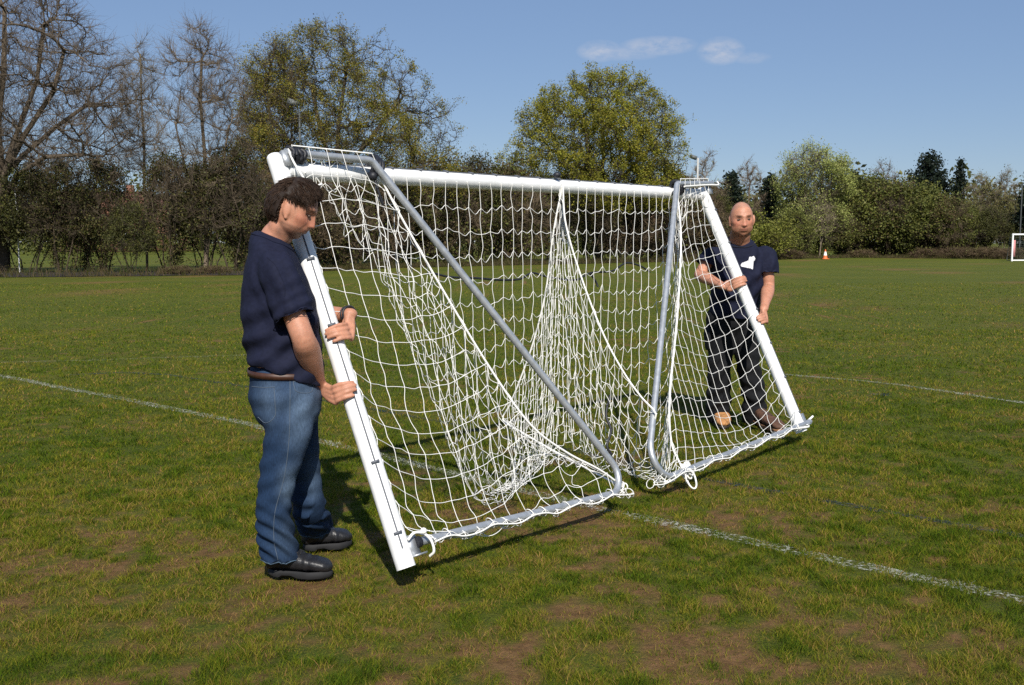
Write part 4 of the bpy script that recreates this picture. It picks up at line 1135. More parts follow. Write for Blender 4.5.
# ------------------------------------------------------------------ trees, hedges and the far edge of the field
bark = material('bark', attr=True, rough=.9, noise_scale=9, noise_amt=.35, spec=.1)
leafm = material('leaves', attr=True, rough=.6, spec=.25, translucent=.3)
def colonize(attract, trunk, step, kill, infl, iters, up=.0, seed=0, jit=.25):
    """grow a branching skeleton towards attraction points; trunk is a list of polylines to start from"""
    r = np.random.default_rng(seed)
    P, par = [], []
    for line in trunk:
        last = -1
        for k, p in enumerate(line):
            if k == 0 and len(P) and np.linalg.norm(np.array(P)-p, axis=1).min() < 1e-3:
                last = int(np.argmin(np.linalg.norm(np.array(P)-p, axis=1))); continue
            P.append(np.asarray(p, float)); par.append(last); last = len(P)-1
    P = np.array(P); par = list(par)
    A = attract.copy(); near = np.full(len(A), -1); nd = np.full(len(A), 1e9)
    def upd(lo, hi):
        for c in range(lo, hi, 400):
            d = np.linalg.norm(A[:, None]-P[None, c:min(hi, c+400)], axis=2); k = d.argmin(1); v = d[np.arange(len(A)), k]
            b_ = v < nd; nd[b_] = v[b_]; near[b_] = k[b_]+c
    upd(0, len(P))
    for it in range(iters):
        use = nd < infl
        if not use.any(): break
        ids = np.unique(near[use]); dirs = A[use]-P[near[use]]; dirs /= np.linalg.norm(dirs, axis=1)[:, None]+1e-9
        acc = np.zeros((len(P), 3)); np.add.at(acc, near[use], dirs)
        new = acc[ids]; new /= np.linalg.norm(new, axis=1)[:, None]+1e-9
        new = new+r.normal(0, jit, new.shape)+[0,0,up]; new /= np.linalg.norm(new, axis=1)[:, None]+1e-9
        lo = len(P); P = np.concatenate([P, P[ids]+new*step]); par += ids.tolist()
        upd(lo, len(P))
        al = nd > kill
        if al.sum() < 3: break
        A, near, nd = A[al], near[al], nd[al]
    return P, np.array(par)
def radii(par, tip, power=2.2, cap=9):
    n = len(par); s = np.zeros(n); ch = np.zeros(n, int)
    for k in range(n-1, -1, -1):
        if s[k] == 0: s[k] = tip**power
        if par[k] >= 0: s[par[k]] += s[k]; ch[par[k]] += 1
    return np.minimum(s**(1/power), cap), ch
def crown_pts(profile, n, seed, base=(0,0), flat=1.0, hollow=.3, lump=.42):
    """points in a crown: profile = [(height, left reach, right reach)]"""
    r = np.random.default_rng(seed); pr = np.array(profile, float)
    out_ = []
    while len(out_) < n:
        z = r.uniform(pr[0,0], pr[-1,0]); l = np.interp(z, pr[:,0], pr[:,1]); g = np.interp(z, pr[:,0], pr[:,2])
        rad = max(l, g); x = r.uniform(-1, 1); y = r.uniform(-1, 1); q = math.hypot(x, y)
        if q > 1 or (q < hollow*r.random()): continue
        if r.random() > max(l, g)/max(pr[:,1].max(), pr[:,2].max()): continue
        if fbm(np.array([[x*rad*.55+seed, z*.55+y*rad*.4]]), seed, 2)[0] < lump: continue
        out_.append((base[0]+(x*g if x > 0 else x*l), base[1]+y*rad*flat, z))
    return np.array(out_)
def leaf_quads(mb, C, size, cols, seed, flat=.35):
    r = np.random.default_rng(seed); n = len(C)
    a = r.normal(size=(n, 3)); a /= np.linalg.norm(a, axis=1)[:, None]
    b_ = r.normal(size=(n, 3)); b_ = np.cross(a, b_); b_ /= np.linalg.norm(b_, axis=1)[:, None]
    s = (size*(.6+.8*r.random(n)))[:, None]
    V = np.stack([C-a*s*.5, C+b_*s*.3, C+a*s*.5+b_*s*.05, C-b_*s*.3], 1).reshape(-1, 3)
    i = np.arange(n)[:, None]*4
    mb.put(V, i+np.array([[0,1,2,3]]), np.repeat(cols, 4, 0))
def palette(n, cols, seed):
    r = np.random.default_rng(seed); c = np.array(cols)[r.integers(0, len(cols), n)]
    return c*(.7+.6*r.random((n, 1)))
def wood(mb, P, par, R, col, seed, minr=0.0):
    m = (par >= 0) & (R > minr); k = np.nonzero(m)[0]
    c = np.array(col)*(.75+.5*np.random.default_rng(seed).random((len(k), 1)))
    ra = np.minimum(R[par[k]], R[k]*1.5)
    big = R[k] > .05
    d = P[k]-P[par[k]]
    e = P[k]+d*.06
    twigs(mb, P[par[k]][big], e[big], ra[big], R[k][big], 8, c[big]); twigs(mb, P[par[k]][~big], e[~big], ra[~big], R[k][~big], 4, c[~big])
def spray(P, par, R, ch, lim, n, ln, seed, droop=0., up=.35):
    """short twigs off the fine branches; returns starts and ends"""
    r = np.random.default_rng(seed); ids = np.nonzero((R < lim) & (par >= 0))[0]
    ids = ids[r.integers(0, len(ids), n)]
    d0 = P[ids]-P[par[ids]]; d0 /= np.linalg.norm(d0, axis=1)[:, None]+1e-9
    d = d0*1.0+r.normal(0, .45, d0.shape)+[0,0,up-droop]; d /= np.linalg.norm(d, axis=1)[:, None]
    A = P[ids]+(P[par[ids]]-P[ids])*r.random((n, 1))
    return A, A+d*(ln*(.4+.9*r.random((n, 1))))
def make_tree(name, label, cat, loc, trunk, pts, step, kill, infl, tip, bcol, seed, leaves=0, lsize=.1, lcols=None, ntw=0, twl=.5, twr=.006,
              group=None, up=.05, power=2.2, leaf_clump=.22, droop=0., jit=.25, iters=140, rcap=9, lim=None, leaf_ext=1.0, two=True):
    root = thing(name, label, cat, loc, 0, group)
    P, par = colonize(pts, trunk, step, kill, infl, iters, up, seed, jit)
    R, ch = radii(par, tip, power, rcap)
    mb = MB(); wood(mb, P, par, R, bcol, seed)
    lim = lim or tip*3.2
    mb.build('trunk', bark, root, col=True, keep=False)
    tw = MB(); ends = None
    if ntw:
        A, B = spray(P, par, R, ch, lim, ntw, twl, seed+1, droop)
        c = np.array(bcol)*1.15*(.7+.6*np.random.default_rng(seed).random((len(A), 1)))
        twigs(tw, A, B, twr*1.25, twr*.5, 3, c)
        if two:
            r = np.random.default_rng(seed+2); k = r.integers(0, len(A), ntw)
            q = A[k]+(B[k]-A[k])*(.3+.6*r.random((ntw, 1))); d = (B[k]-A[k])*.55+r.normal(0, twl*.28, (ntw, 3))
            twigs(tw, q, q+d, twr*.8, twr*.35, 3, c[k]); ends = np.concatenate([B, q+d])
        else: ends = B
    cr = None
    if leaves:
        r = np.random.default_rng(seed+4)
        src = ends if ends is not None else P[R < lim]
        # clumps: some twig ends carry many leaves, some none
        wgt = np.clip(fbm(src[:, :2]*.9+src[:, 2:]*.8+seed, seed, 3)-.36, .008, 1)**1.7; wgt /= wgt.sum()
        k = r.choice(len(src), leaves, p=wgt)
        C = src[k]+r.normal(0, leaf_clump, (leaves, 3))
        tone = np.clip(fbm(C[:, [0,2]]*.6+C[:, 1:2]*.5+7, seed+8, 3), 0, 1)[:, None]
        cc = palette(leaves, lcols, seed+5)*(.70+.6*tone)
        lm = MB(); leaf_quads(lm, C, lsize, cc, seed+6); cr = lm.build('crown', leafm, root, col=True, keep=False)
    if tw.n:
        tw.build('twigs', bark, cr if cr else root, col=True, keep=False)
    return root
def copy_tree(o, loc, rz, sc, label=None, group=None):
    def rec(s, par):
        c = s.copy(); COL.objects.link(c)
        if par: c.parent = par; c.matrix_parent_inverse = s.matrix_parent_inverse
        for ch in s.children: rec(ch, c)
        return c
    r = rec(o, None); r.location = loc; r.rotation_euler = (0, 0, rz); r.scale = sc
    if label: r['label'] = label
    if group: r['group'] = group
    return r
# distance of the field's edge for a picture column
EDGE = lambda px: float(np.interp(px, [-150,0,250,400,560,700,850,1024,1200], [41,42,45,57,66,76,92,84,78]))
def gp(px, Y): return (gx(px, Y), Y, 0)
GREY = (.115,.090,.066); BROWN = (.085,.056,.038); DARKB = (.050,.038,.028)
# --- big bare tree at the left edge
Y = 45; s_ = 1050/Y
H = lambda py: hz(py, Y)
def px2(px, Y, x0): return gx(px, Y)-x0
x0 = gx(6, Y)
tr_ = [[(0,0,-.2),(0,0,1.5),(.05,0,3),(.02,.1,4.1)],
       [(.02,.1,4.1),(-.7,.2,5.6),(-1.5,.3,7.6),(-2,.3,10)], [(.02,.1,4.1),(.10,-.2,6.2),(.5,-.3,8.5),(.6,-.2,11)], [(.02,.1,4.1),(.6,.4,6.0),(1.5,.5,8.2),(1.9,.5,10.5)],
       [(.02,.1,4.1),(.9,.3,5.1),(2.2,.6,6.3),(3.4,.8,7.2)], [(.05,0,3.0),(1.0,-.6,4.2),(2.4,-1.0,4.9),(4.0,-1.1,5.0)], [(.02,.1,4.1),(1.3,-.5,5.8),(2.7,-.7,7.6),(3.2,-.7,9.2)]]
pts = crown_pts([(4.2,4.0,5.6),(6,5.0,5.9),(9,4.8,5.4),(11.5,4.0,3.6),(13.2,2,1.4)], 3200, 11, lump=.33)
make_tree('bare_tree', 'large bare tree with spreading limbs at the left edge of the picture', 'tree', (x0,Y,0), tr_, pts, .25, .30, 3.0, .0115, (.100,.078,.056), 11,
          ntw=13000, twl=.75, twr=.0058, power=2.28, up=.05, rcap=.36, jit=.18)
# --- slender bare trees
Y = 50; x0 = gx(148, Y)
pts = crown_pts([(4.5,.8,1.1),(7,1.4,1.3),(9.2,1.1,.9),(10.7,.4,.3)], 520, 12)
make_tree('bare_tree', 'tall slender bare tree second from the left', 'tree', (x0,Y,0), [[(0,0,-.2),(.05,0,2),(0,0,4),(.05,.05,6),(.0,0,8),(.03,0,10)]], pts, .25, .32, 2, .009, (.150,.122,.082), 12,
          ntw=2800, twl=.6, twr=.0052, power=2.4, up=.15, rcap=.15)
Y = 47; x0 = gx(206, Y)
pts = crown_pts([(3.5,1.5,1.7),(6,2.3,2.4),(8.3,2.1,2.1),(10.0,1.3,1.3),(11.0,.3,.3)], 1000, 13)
make_tree('bare_tree', 'bare twiggy tree with upright crown behind the dark haired man', 'tree', (x0,Y,0),
          [[(0,0,-.2),(.1,0,1.6),(0,0,3.2),(.1,.1,5.2),(.0,0,7.5),(.1,0,9.3)], [(0,0,3.2),(-.8,.2,4.6),(-1.2,.2,6.6)], [(0,0,3.2),(.9,-.3,4.4),(1.3,-.3,6.4)]], pts, .28, .36, 2.4, .0095, (.128,.100,.070), 13,
          ntw=5200, twl=.65, twr=.0052, power=2.25, up=.10, rcap=.22)
OAK = [(.185,.165,.024),(.150,.150,.020),(.215,.170,.028),(.115,.125,.018),(.185,.135,.024)]
# --- young-leaved oaks
Y = 60; x0 = gx(337, Y)
tr_ = [[(0,0,-.2),(0,0,2.5),(.1,0,5)], [(.1,0,5),(-.8,.3,7.5),(-1.3,.4,10)], [(.1,0,5),(.3,-.3,8),(.8,-.3,11)], [(.1,0,5),(1.8,.4,7),(3.3,.6,9)], [(.1,0,5),(-1.9,-.4,6.2),(-3.2,-.5,8)], [(0,0,2.5),(2.2,.5,4.6),(4.3,.6,5.6)]]
pts = crown_pts([(4.0,4.6,7.8),(6.5,5.4,7.4),(9,5.2,6.4),(11.2,4.0,4.3),(12.7,2.4,2.7),(13.6,.9,1.0)], 2600, 14, hollow=.5, lump=.34)
make_tree('oak_tree', 'broad oak with thin fresh olive leaves above the left end of the crossbar', 'tree', (x0,Y,0), tr_, pts, .34, .45, 3.2, .012, (.060,.048,.034), 14,
          leaves=120000, lsize=.085, lcols=OAK, ntw=5500, twl=.6, twr=.0085, leaf_clump=.12, up=.04, rcap=.34)
Y = 57; x0 = gx(281, Y)
pts = crown_pts([(4.5,1.2,1.2),(7,2.0,1.3),(9.5,2.0,1.3),(11,1.3,.9),(12,.5,.4)], 560, 15, hollow=.4)
make_tree('oak_tree', 'narrow leaning oak with sparse olive leaf tufts left of the broad oak', 'tree', (x0,Y,0), [[(.5,0,-.2),(.4,0,2.5),(.2,0,5),(-.2,.1,7),(-.6,.1,9.5)], [(.2,0,5),(.7,.2,7),(.8,.2,9)]], pts, .3, .4, 2.6, .010, (.070,.055,.040), 15,
          leaves=15000, lsize=.078, lcols=OAK[:3], ntw=2400, twl=.7, twr=.008, leaf_clump=.18, up=.08, rcap=.2)
Y = 72; x0 = gx(599, Y)
tr_ = [[(0,0,-.2),(0,0,2.4),(-.1,0,4.3)], [(-.1,0,4.3),(-1.6,.4,6),(-3,.6,7.5)], [(-.1,0,4.3),(.2,-.4,7),(.1,-.4,9.5)], [(-.1,0,4.3),(1.8,.3,6),(3.3,.5,7.6)], [(-.1,0,4.3),(-.8,-.4,6.5),(-1.0,-.4,9)], [(0,0,2.4),(-2.5,.4,4),(-4.6,.5,5)], [(0,0,2.4),(2.6,-.4,4),(4.4,-.5,5)]]
pts = crown_pts([(3.4,7.4,5.0),(5.5,7.5,5.8),(7.3,6.6,6.0),(9.3,5.7,5.6),(11.0,4.4,4.5),(12.2,2.7,2.8),(12.9,1.0,1.0)], 3000, 16, hollow=.65, lump=.36)
make_tree('oak_tree', 'round domed oak with dense olive leaves above the middle of the crossbar', 'tree', (x0,Y,0), tr_, pts, .34, .45, 3.2, .012, (.050,.040,.028), 16,
          leaves=130000, lsize=.108, lcols=[(.235,.222,.023),(.190,.195,.020),(.265,.222,.028),(.150,.160,.017)], ntw=6500, twl=.6, twr=.008, leaf_clump=.13, up=.03, rcap=.36)
# --- right-hand side trees
PALE = [(.30,.33,.085),(.25,.29,.072),(.33,.34,.11)]
Y = 94; x0 = gx(808, Y)
pts = crown_pts([(1.2,2.4,3.0),(4,3.0,3.6),(6.8,2.9,3.3),(8.4,2.3,2.3),(9.6,.9,1.2)], 1000, 17, hollow=.3)
make_tree('willow_tree', 'tall pale green willow right of the bald man', 'tree', (x0,Y,0), [[(0,0,-.2),(-.2,0,2.5),(-.5,0,5),(-.6,0,8)], [(-.2,0,2.5),(.9,.3,5),(1.2,.3,8)], [(0,0,-.2),(1.2,-.4,1.8),(.6,-.6,5.0)]], pts, .34, .42, 3, .012, (.11,.09,.06), 17,
          leaves=32000, lsize=.125, lcols=PALE, ntw=4200, twl=.8, twr=.010, leaf_clump=.22, droop=.15, rcap=.2)
def conifer(label, px, Y, top_py, wpx, seed, cols=((.014,.024,.014),(.020,.030,.015),(.010,.017,.011)), name='conifer', lean_=0., n=9000, ragged=.5, group=None):
    s = Y/1050; h = hz(top_py, Y); R0 = wpx*s/2; r = np.random.default_rng(seed)
    root = thing(name, label, 'conifer', (gx(px, Y), Y, 0), 0, group)
    mb = MB(); tube(mb, [(0,0,-.2),(lean_*.3,0,h*.5),(lean_,0,h*.97)], [.18,.11,.02], 8, col=(.05,.035,.025))
    A, B, C = [], [], []
    nb_ = 150
    for k in range(nb_):
        q = r.random()**.8; z = h*(.06+.92*q); L_ = R0*(1-q)**.62*(.55+ragged*r.random())+.1; a = r.random()*6.283
        p0 = np.array([lean_*z/h, 0, z]); d = np.array([math.cos(a), math.sin(a), .35*r.random()+.05+.5*q])
        A.append(p0); B.append(p0+d*L_)
        m_ = max(6, int(n*L_/(R0*nb_*.62)))
        t_ = r.random(m_)**.6
        C.append(p0+d*L_*t_[:,None]+r.normal(0, .13+.05*R0, (m_,3))*np.array([1,1,.8]))
    twigs(mb, A, B, .03, .008, 4, (.05,.035,.025)); mb.build('trunk', bark, root, col=True, keep=False)
    C = np.concatenate(C); tone = fbm(C[:, [0,2]]*1.2+C[:,1:2], seed, 3)[:, None]
    lm = MB(); leaf_quads(lm, C, .24, palette(len(C), cols, seed)*(.6+.8*tone), seed); lm.build('crown', leafm, root, col=True, keep=False)
    return root
conifer('dark conifer nearest the top of the far post', 729, 90, 173, 42, 21)
conifer('dark green conifer just left of the pale willow', 768, 98, 176, 40, 22)
conifer('small dark conifer peeking over bushes right of the willow', 851, 100, 171, 24, 24)
conifer('broad ragged dark pine standing above the right hedge', 924, 100, 153, 60, 23, ragged=.9, n=15000)
conifer('narrow dark spire beside the ragged pine', 955, 97, 159, 17, 25, n=5000)
conifer('tall dark conifer cut off by the right edge', 1028, 88, 182, 44, 26, n=9000)
def sparse(label, px, Y, top_py, wpx, seed, cols, leaves, bcol=(.15,.125,.085), name='birch_tree', ntw=1800, low=.35):
    h = hz(top_py, Y); R0 = wpx*Y/1050/2
    pts = crown_pts([(h*low,R0*.6,R0*.6),(h*.6,R0,R0),(h*.85,R0*.7,R0*.7),(h,R0*.2,R0*.2)], 360, seed, hollow=.2)
    return make_tree(name, label, 'tree', (gx(px, Y),Y,0), [[(0,0,-.2),(.1,0,h*.2),(0,0,h*.45),(.1,0,h*.7)], [(.1,0,h*.2),(.6*R0*.6,.1,h*.5)]], pts, .32, .42, 2.6, .011, bcol, seed,
          leaves=leaves, lsize=.12, lcols=cols, ntw=ntw, twl=.5, twr=.008, leaf_clump=.2, up=.12, rcap=.16)
sparse('pale bare tree rising behind the right end of the crossbar', 706, 88, 150, 44, 31, PALE, 500, (.17,.135,.095))
sparse('small bare tree between two dark conifers', 746, 97, 158, 34, 32, PALE, 400, (.15,.115,.08))
sparse('thin pale yellow green tree right of the narrow spire', 976, 96, 173, 34, 33, [(.17,.165,.05),(.20,.19,.065)], 3200)
sparse('thin pale tree near the right edge left of the dark conifer', 1001, 95, 170, 30, 34, [(.17,.165,.05),(.20,.19,.065),(.15,.13,.03)], 2600)
sparse('half bare tree poking out of the hedge right of the willow', 880, 99, 163, 40, 35, [(.085,.085,.025)], 1600, (.12,.09,.06))
sparse('leaning pale trunk tree beside the orange cone', 818, 91, 196, 30, 36, PALE, 2200, (.22,.18,.13))
# --- hedge bushes: a few kinds, then copies
HAW = [(.078,.086,.022),(.060,.064,.018),(.105,.098,.025),(.044,.046,.014)]
BRB = [(.100,.072,.030),(.082,.066,.027),(.072,.074,.024),(.125,.088,.042)]
GRN = [(.128,.142,.030),(.104,.118,.025),(.160,.155,.038),(.076,.088,.022)]
YEL = [(.165,.175,.028),(.135,.150,.024),(.190,.185,.036)]
DEAD = [(.100,.068,.038),(.080,.058,.032),(.12,.085,.05)]
def bush(name, label, h, R0, seed, cols, leaves, lsize, bcol, ntw, stems=5, low=.12, twr=.008, clump=.17, cat='hedge bush', group=None):
    r = np.random.default_rng(seed)
    pts = crown_pts([(h*low,R0*.55,R0*.6),(h*.35,R0*.95,R0),(h*.65,R0*.9,R0*.85),(h*.9,R0*.5,R0*.55),(h,R0*.2,R0*.2)], 520, seed, hollow=.2)
    tr_ = []
    for k in range(stems):
        a = r.random()*6.28; q = r.random()*R0*.3; b0 = np.array([math.cos(a)*q, math.sin(a)*q, -.15]); d = np.array([math.cos(a)*R0*.35, math.sin(a)*R0*.35, 0])
        tr_.append([b0, b0+d*.3+[0,0,h*.16]+r.normal(0,.06,3), b0+d*.7+[0,0,h*.32]+r.normal(0,.1,3), b0+d*1.2+[0,0,h*.5]])
    return make_tree(name, label, cat, (0,-300,0), tr_, pts, .26, .34, 2.2, .009, bcol, seed, leaves=leaves, lsize=lsize, lcols=cols, ntw=ntw, twl=.45, twr=twr, leaf_clump=clump, up=.06, power=2.1, rcap=.13, group=group)
used_proto = set()
def place(proto, px, Y, hpx, wfac, label, group, rz=None):
    """stand a bush at a column; its height spans down from picture row hpx"""
    h = hz(hpx, Y)/PH[proto.name]
    loc = (gx(px, Y), Y, -.03); sc = (h*wfac, h*wfac, h)
    rz = random.random()*6.28 if rz is None else rz
    if proto.name not in used_proto:
        used_proto.add(proto.name); proto.location = loc; proto.scale = sc; proto.rotation_euler = (0,0,rz); proto['label'] = label; proto['group'] = group; return proto
    return copy_tree(proto, loc, rz, sc, label, group)
PH = {}
def proto(name, *a, **k):
    o = bush(name, 'hedge bush', *a, **k); PH[o.name] = a[0]; return o
haw1 = proto('hawthorn_bush', 4.6, 2.0, 41, HAW, 14000, .10, (.060,.048,.034), 1700, 7, .37)
haw2 = proto('hawthorn_bush', 5.0, 1.8, 42, HAW+[(.10,.075,.03)], 11000, .095, (.075,.058,.040), 2300, 8, .37)
brn1 = proto('thicket_bush', 4.6, 2.1, 43, BRB, 7500, .11, (.120,.088,.058), 4600, 7, .06)
brn2 = proto('thicket_bush', 4.2, 2.1, 44, BRB+GRN[:2], 10500, .115, (.10,.076,.05), 4200, 6, .05)
grn1 = proto('green_bush', 4.0, 2.2, 45, GRN, 20000, .125, (.060,.048,.032), 2200, 6, .03)
grn2 = proto('green_bush', 4.4, 2.0, 46, GRN+BRB[:1], 16000, .125, (.080,.062,.042), 3000, 6, .03)
yel1 = proto('golden_bush', 3.6, 2.2, 47, YEL, 22000, .125, (.07,.06,.03), 1500, 6, .02)
bram = proto('bramble_clump', 1.5, 1.7, 48, DEAD+BRB[:1]+GRN[:1], 2600, .10, (.11,.078,.048), 3000, 10, .02, twr=.007, clump=.10)
for k, (p, px, top, wf, dY, lab) in enumerate([
    (haw1, -30, 178, 1.0, .3, 'dark hawthorn bush cut by the left edge under the big bare tree'), (haw1, 28, 172, .95, .8, 'dark leafy hawthorn just right of the big bare tree trunk'), (haw2, 62, 165, .95, .2, 'dark multi stemmed hawthorn behind the thin white pole'),
    (haw2, 105, 160, .95, .7, 'dark hawthorn with open stems left of the slender bare tree'), (haw1, 133, 205, .9, -.6, 'low dark bush below the slender bare tree'), (haw2, 172, 158, .95, .6, 'twiggy dark hawthorn right of the slender bare tree'),
    (haw1, 205, 168, .9, 1.2, 'dark bush around the foot of the upright bare tree'), (haw2, 236, 150, .95, .5, 'tall dark hawthorn touching the dark haired man'), (brn1, 262, 158, .85, 2., 'brown twiggy bush directly behind the dark haired man'), (haw2, 84, 190, .8, 2.5, 'shorter dark hawthorn set back between two taller ones')]):
    place(p, px, EDGE(px)+1.6+dY, top, wf, lab, 'hawthorn hedge along the left edge of the field')
for k, (p, px, top, wf, dY, lab) in enumerate([
    (brn1, 296, 165, 1.0, 1, 'brown thicket behind the top of the near post'), (brn2, 335, 168, 1.0, 1.5, 'brown green thicket under the broad oak trunk'), (brn1, 372, 166, .95, 1, 'brown thicket behind the left strap of the crossbar'),
    (grn2, 410, 172, .9, 2, 'greener bush behind the upper end of the left stay'), (brn2, 440, 168, 1.05, 1, 'brown thicket behind the left half of the back net'), (haw2, 478, 160, 1.0, 1.5, 'dark thicket below the left side of the domed oak'),
    (brn2, 512, 170, 1.0, 1, 'brown thicket left of the net gathered at the crossbar middle'), (haw1, 548, 178, .9, .6, 'dark bush right behind the gathered middle of the net'), (haw2, 588, 168, 1.05, 1.2, 'dark thicket under the trunk of the domed oak'),
    (brn1, 622, 175, 1.0, 1, 'brown thicket behind the right half of the back net'), (brn2, 655, 172, 1.0, 1.4, 'brown green thicket just left of the right stay'), (brn1, 690, 176, 1.0, 1.6, 'brown thicket behind the far post top'), (haw1, 715, 195, .9, 2, 'dark bush behind the right side net')]):
    place(p, px, EDGE(px)+2+dY, top, wf, lab, 'brown thicket along the field edge behind the goal')
for k, (p, px, top, wf, dY, lab) in enumerate([
    (yel1, 752, 203, 1.25, 0, 'rounded golden green bush behind the bald man'), (brn2, 722, 214, 1.0, 0, 'brownish bush left of the bald man behind the net'), (grn1, 792, 214, 1.0, 2, 'green bush left of the willow trunk'), (grn2, 838, 206, 1.1, 1.5, 'olive bush under the right side of the willow'),
    (grn1, 866, 181, 1.15, 2.5, 'tall green bush right of the willow'), (grn2, 893, 183, 1.1, 2, 'olive bush with bare twigs beneath the half bare tree'), (grn1, 918, 190, 1.1, 2, 'green bush below the ragged pine'), (brn2, 944, 200, 1.1, 1, 'brown green bush beneath the narrow spire'),
    (grn1, 965, 212, 1.0, 1.5, 'lower green bush under the thin yellow green tree'), (haw1, 990, 210, 1.0, 1.5, 'dark bush behind the small white goal, left of its post'), (haw1, 1016, 214, 1.1, 3, 'dark bush behind the small white goal, inside its mouth'), (grn1, 812, 226, 1.0, 3, 'low green bush behind the orange cone'), (haw1, 778, 228, 1.0, 4, 'low dark bush beneath the dark green conifer'), (grn2, 1050, 205, 1.1, 3, 'olive bush past the right edge')]):
    place(p, px, EDGE(px)+2+dY, top, wf, lab, 'bushes along the right edge of the field')
for k, (px, top, lab) in enumerate([(180, 266, 'dead bramble heap at the foot of the hawthorn hedge'), (215, 266, 'second dead bramble heap close to the dark haired man'), (786, 250, 'dry bramble right of the bald man'), (760, 248, 'dry bramble right behind the bald man'), (862, 250, 'dry bramble under the tall green bush'), (925, 249, 'dry reddish bramble under the ragged pine'), (955, 248, 'pale dry bramble under the narrow spire'), (985, 248, 'dry bramble beside the small white goal'), (1010, 249, 'dry bramble inside the mouth of the small white goal')]):
    place(bram, px, EDGE(px)+1.0, top, 1.9, lab, 'dry bramble along the field edge')
# hedge bank: earth and leaf litter strip, the hedge's shade put into its dark colour
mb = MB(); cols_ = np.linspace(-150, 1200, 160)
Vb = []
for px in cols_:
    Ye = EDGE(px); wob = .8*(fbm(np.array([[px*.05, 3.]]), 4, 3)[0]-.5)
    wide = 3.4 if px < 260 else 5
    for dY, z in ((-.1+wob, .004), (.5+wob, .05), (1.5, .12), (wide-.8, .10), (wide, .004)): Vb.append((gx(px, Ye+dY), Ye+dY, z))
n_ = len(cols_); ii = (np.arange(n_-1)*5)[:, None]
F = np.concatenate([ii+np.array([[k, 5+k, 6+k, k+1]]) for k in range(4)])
mb.put(np.array(Vb), F); bank = mb.build('shade_dark_bank', material('shade_dark_litter', (.020,.0145,.010), .95, noise_scale=2.5, noise_amt=.5, bump=.8, bump_scale=14))
tag(bank, 'earth and leaf litter strip under the hedge, hedge shade in its dark colour', None, None, 'structure')
# tufts of rough grass and litter at the field edge
C = []
for px in np.concatenate([rng.uniform(250, 1100, 20000), rng.uniform(-60, 250, 1500)]):
    Ye = EDGE(px)+rng.uniform(-.5, 2.2); C.append((gx(px, Ye), Ye))
C = np.array(C); n_ = len(C); A = np.column_stack([C, np.full(n_, .0)]); Bt = A+np.column_stack([rng.normal(0,.12,n_), rng.normal(0,.12,n_), rng.uniform(.08,.42,n_)*(.4+fbm(C*.5, 3, 3))])
mb = MB(); twigs(mb, A, Bt, .013, .003, 3, palette(n_, [(.075,.075,.022),(.10,.078,.038),(.052,.060,.016),(.13,.095,.055)], 3))
tag(mb.build('rough_grass', gmat, col=True), 'rough uncut grass along the foot of the hedge', 'grass', None, 'stuff')
# wood far beyond the hedge, reads as one mass
r = np.random.default_rng(55); mb = MB(); CC = []; cl_ = []
for k in range(150):
    px = r.uniform(-150, 1180); Y = r.uniform(150, 215); x = gx(px, Y); h = r.uniform(7, 12.5)*(1.0 if px < 600 else 1.05); R0 = r.uniform(2.2, 4.2)
    m_ = 420; q = r.normal(size=(m_, 3)); q /= np.linalg.norm(q, axis=1)[:, None]
    c = np.array([x, Y, h*.55])+q*np.array([R0, R0, h*.47])*r.random((m_, 1))**.45
    CC.append(c); cl_.append(palette(m_, [[(.105,.110,.030)],[(.075,.078,.026)],[(.11,.088,.05)],[(.13,.125,.035)]][r.integers(0, 4)], k))
CC = np.concatenate(CC); leaf_quads(mb, CC, .75, np.concatenate(cl_), 56)
tag(mb.build('distant_wood', leafm, col=True), 'distant pale green wood beyond the hedge', 'wood', None, 'stuff')
# --- low clipped hedge across the far side of the next field
r = np.random.default_rng(77); n_ = 26000; px_ = r.uniform(-120, 700, n_); Yh = 116+r.uniform(-.8, .8, n_)
top_ = 2.0+.9*fbm(np.column_stack([px_*.06, 0*px_]), 6, 3)
C = np.column_stack([[gx(a, b_) for a, b_ in zip(px_, Yh)], Yh, top_*r.random(n_)**.6])
mb = MB(); leaf_quads(mb, C, .30, palette(n_, GRN+HAW[:1], 8), 78)
tag(mb.build('field_hedge', leafm, col=True), 'low dark hedge across the next field, seen through gaps in the near hedge', 'hedge')
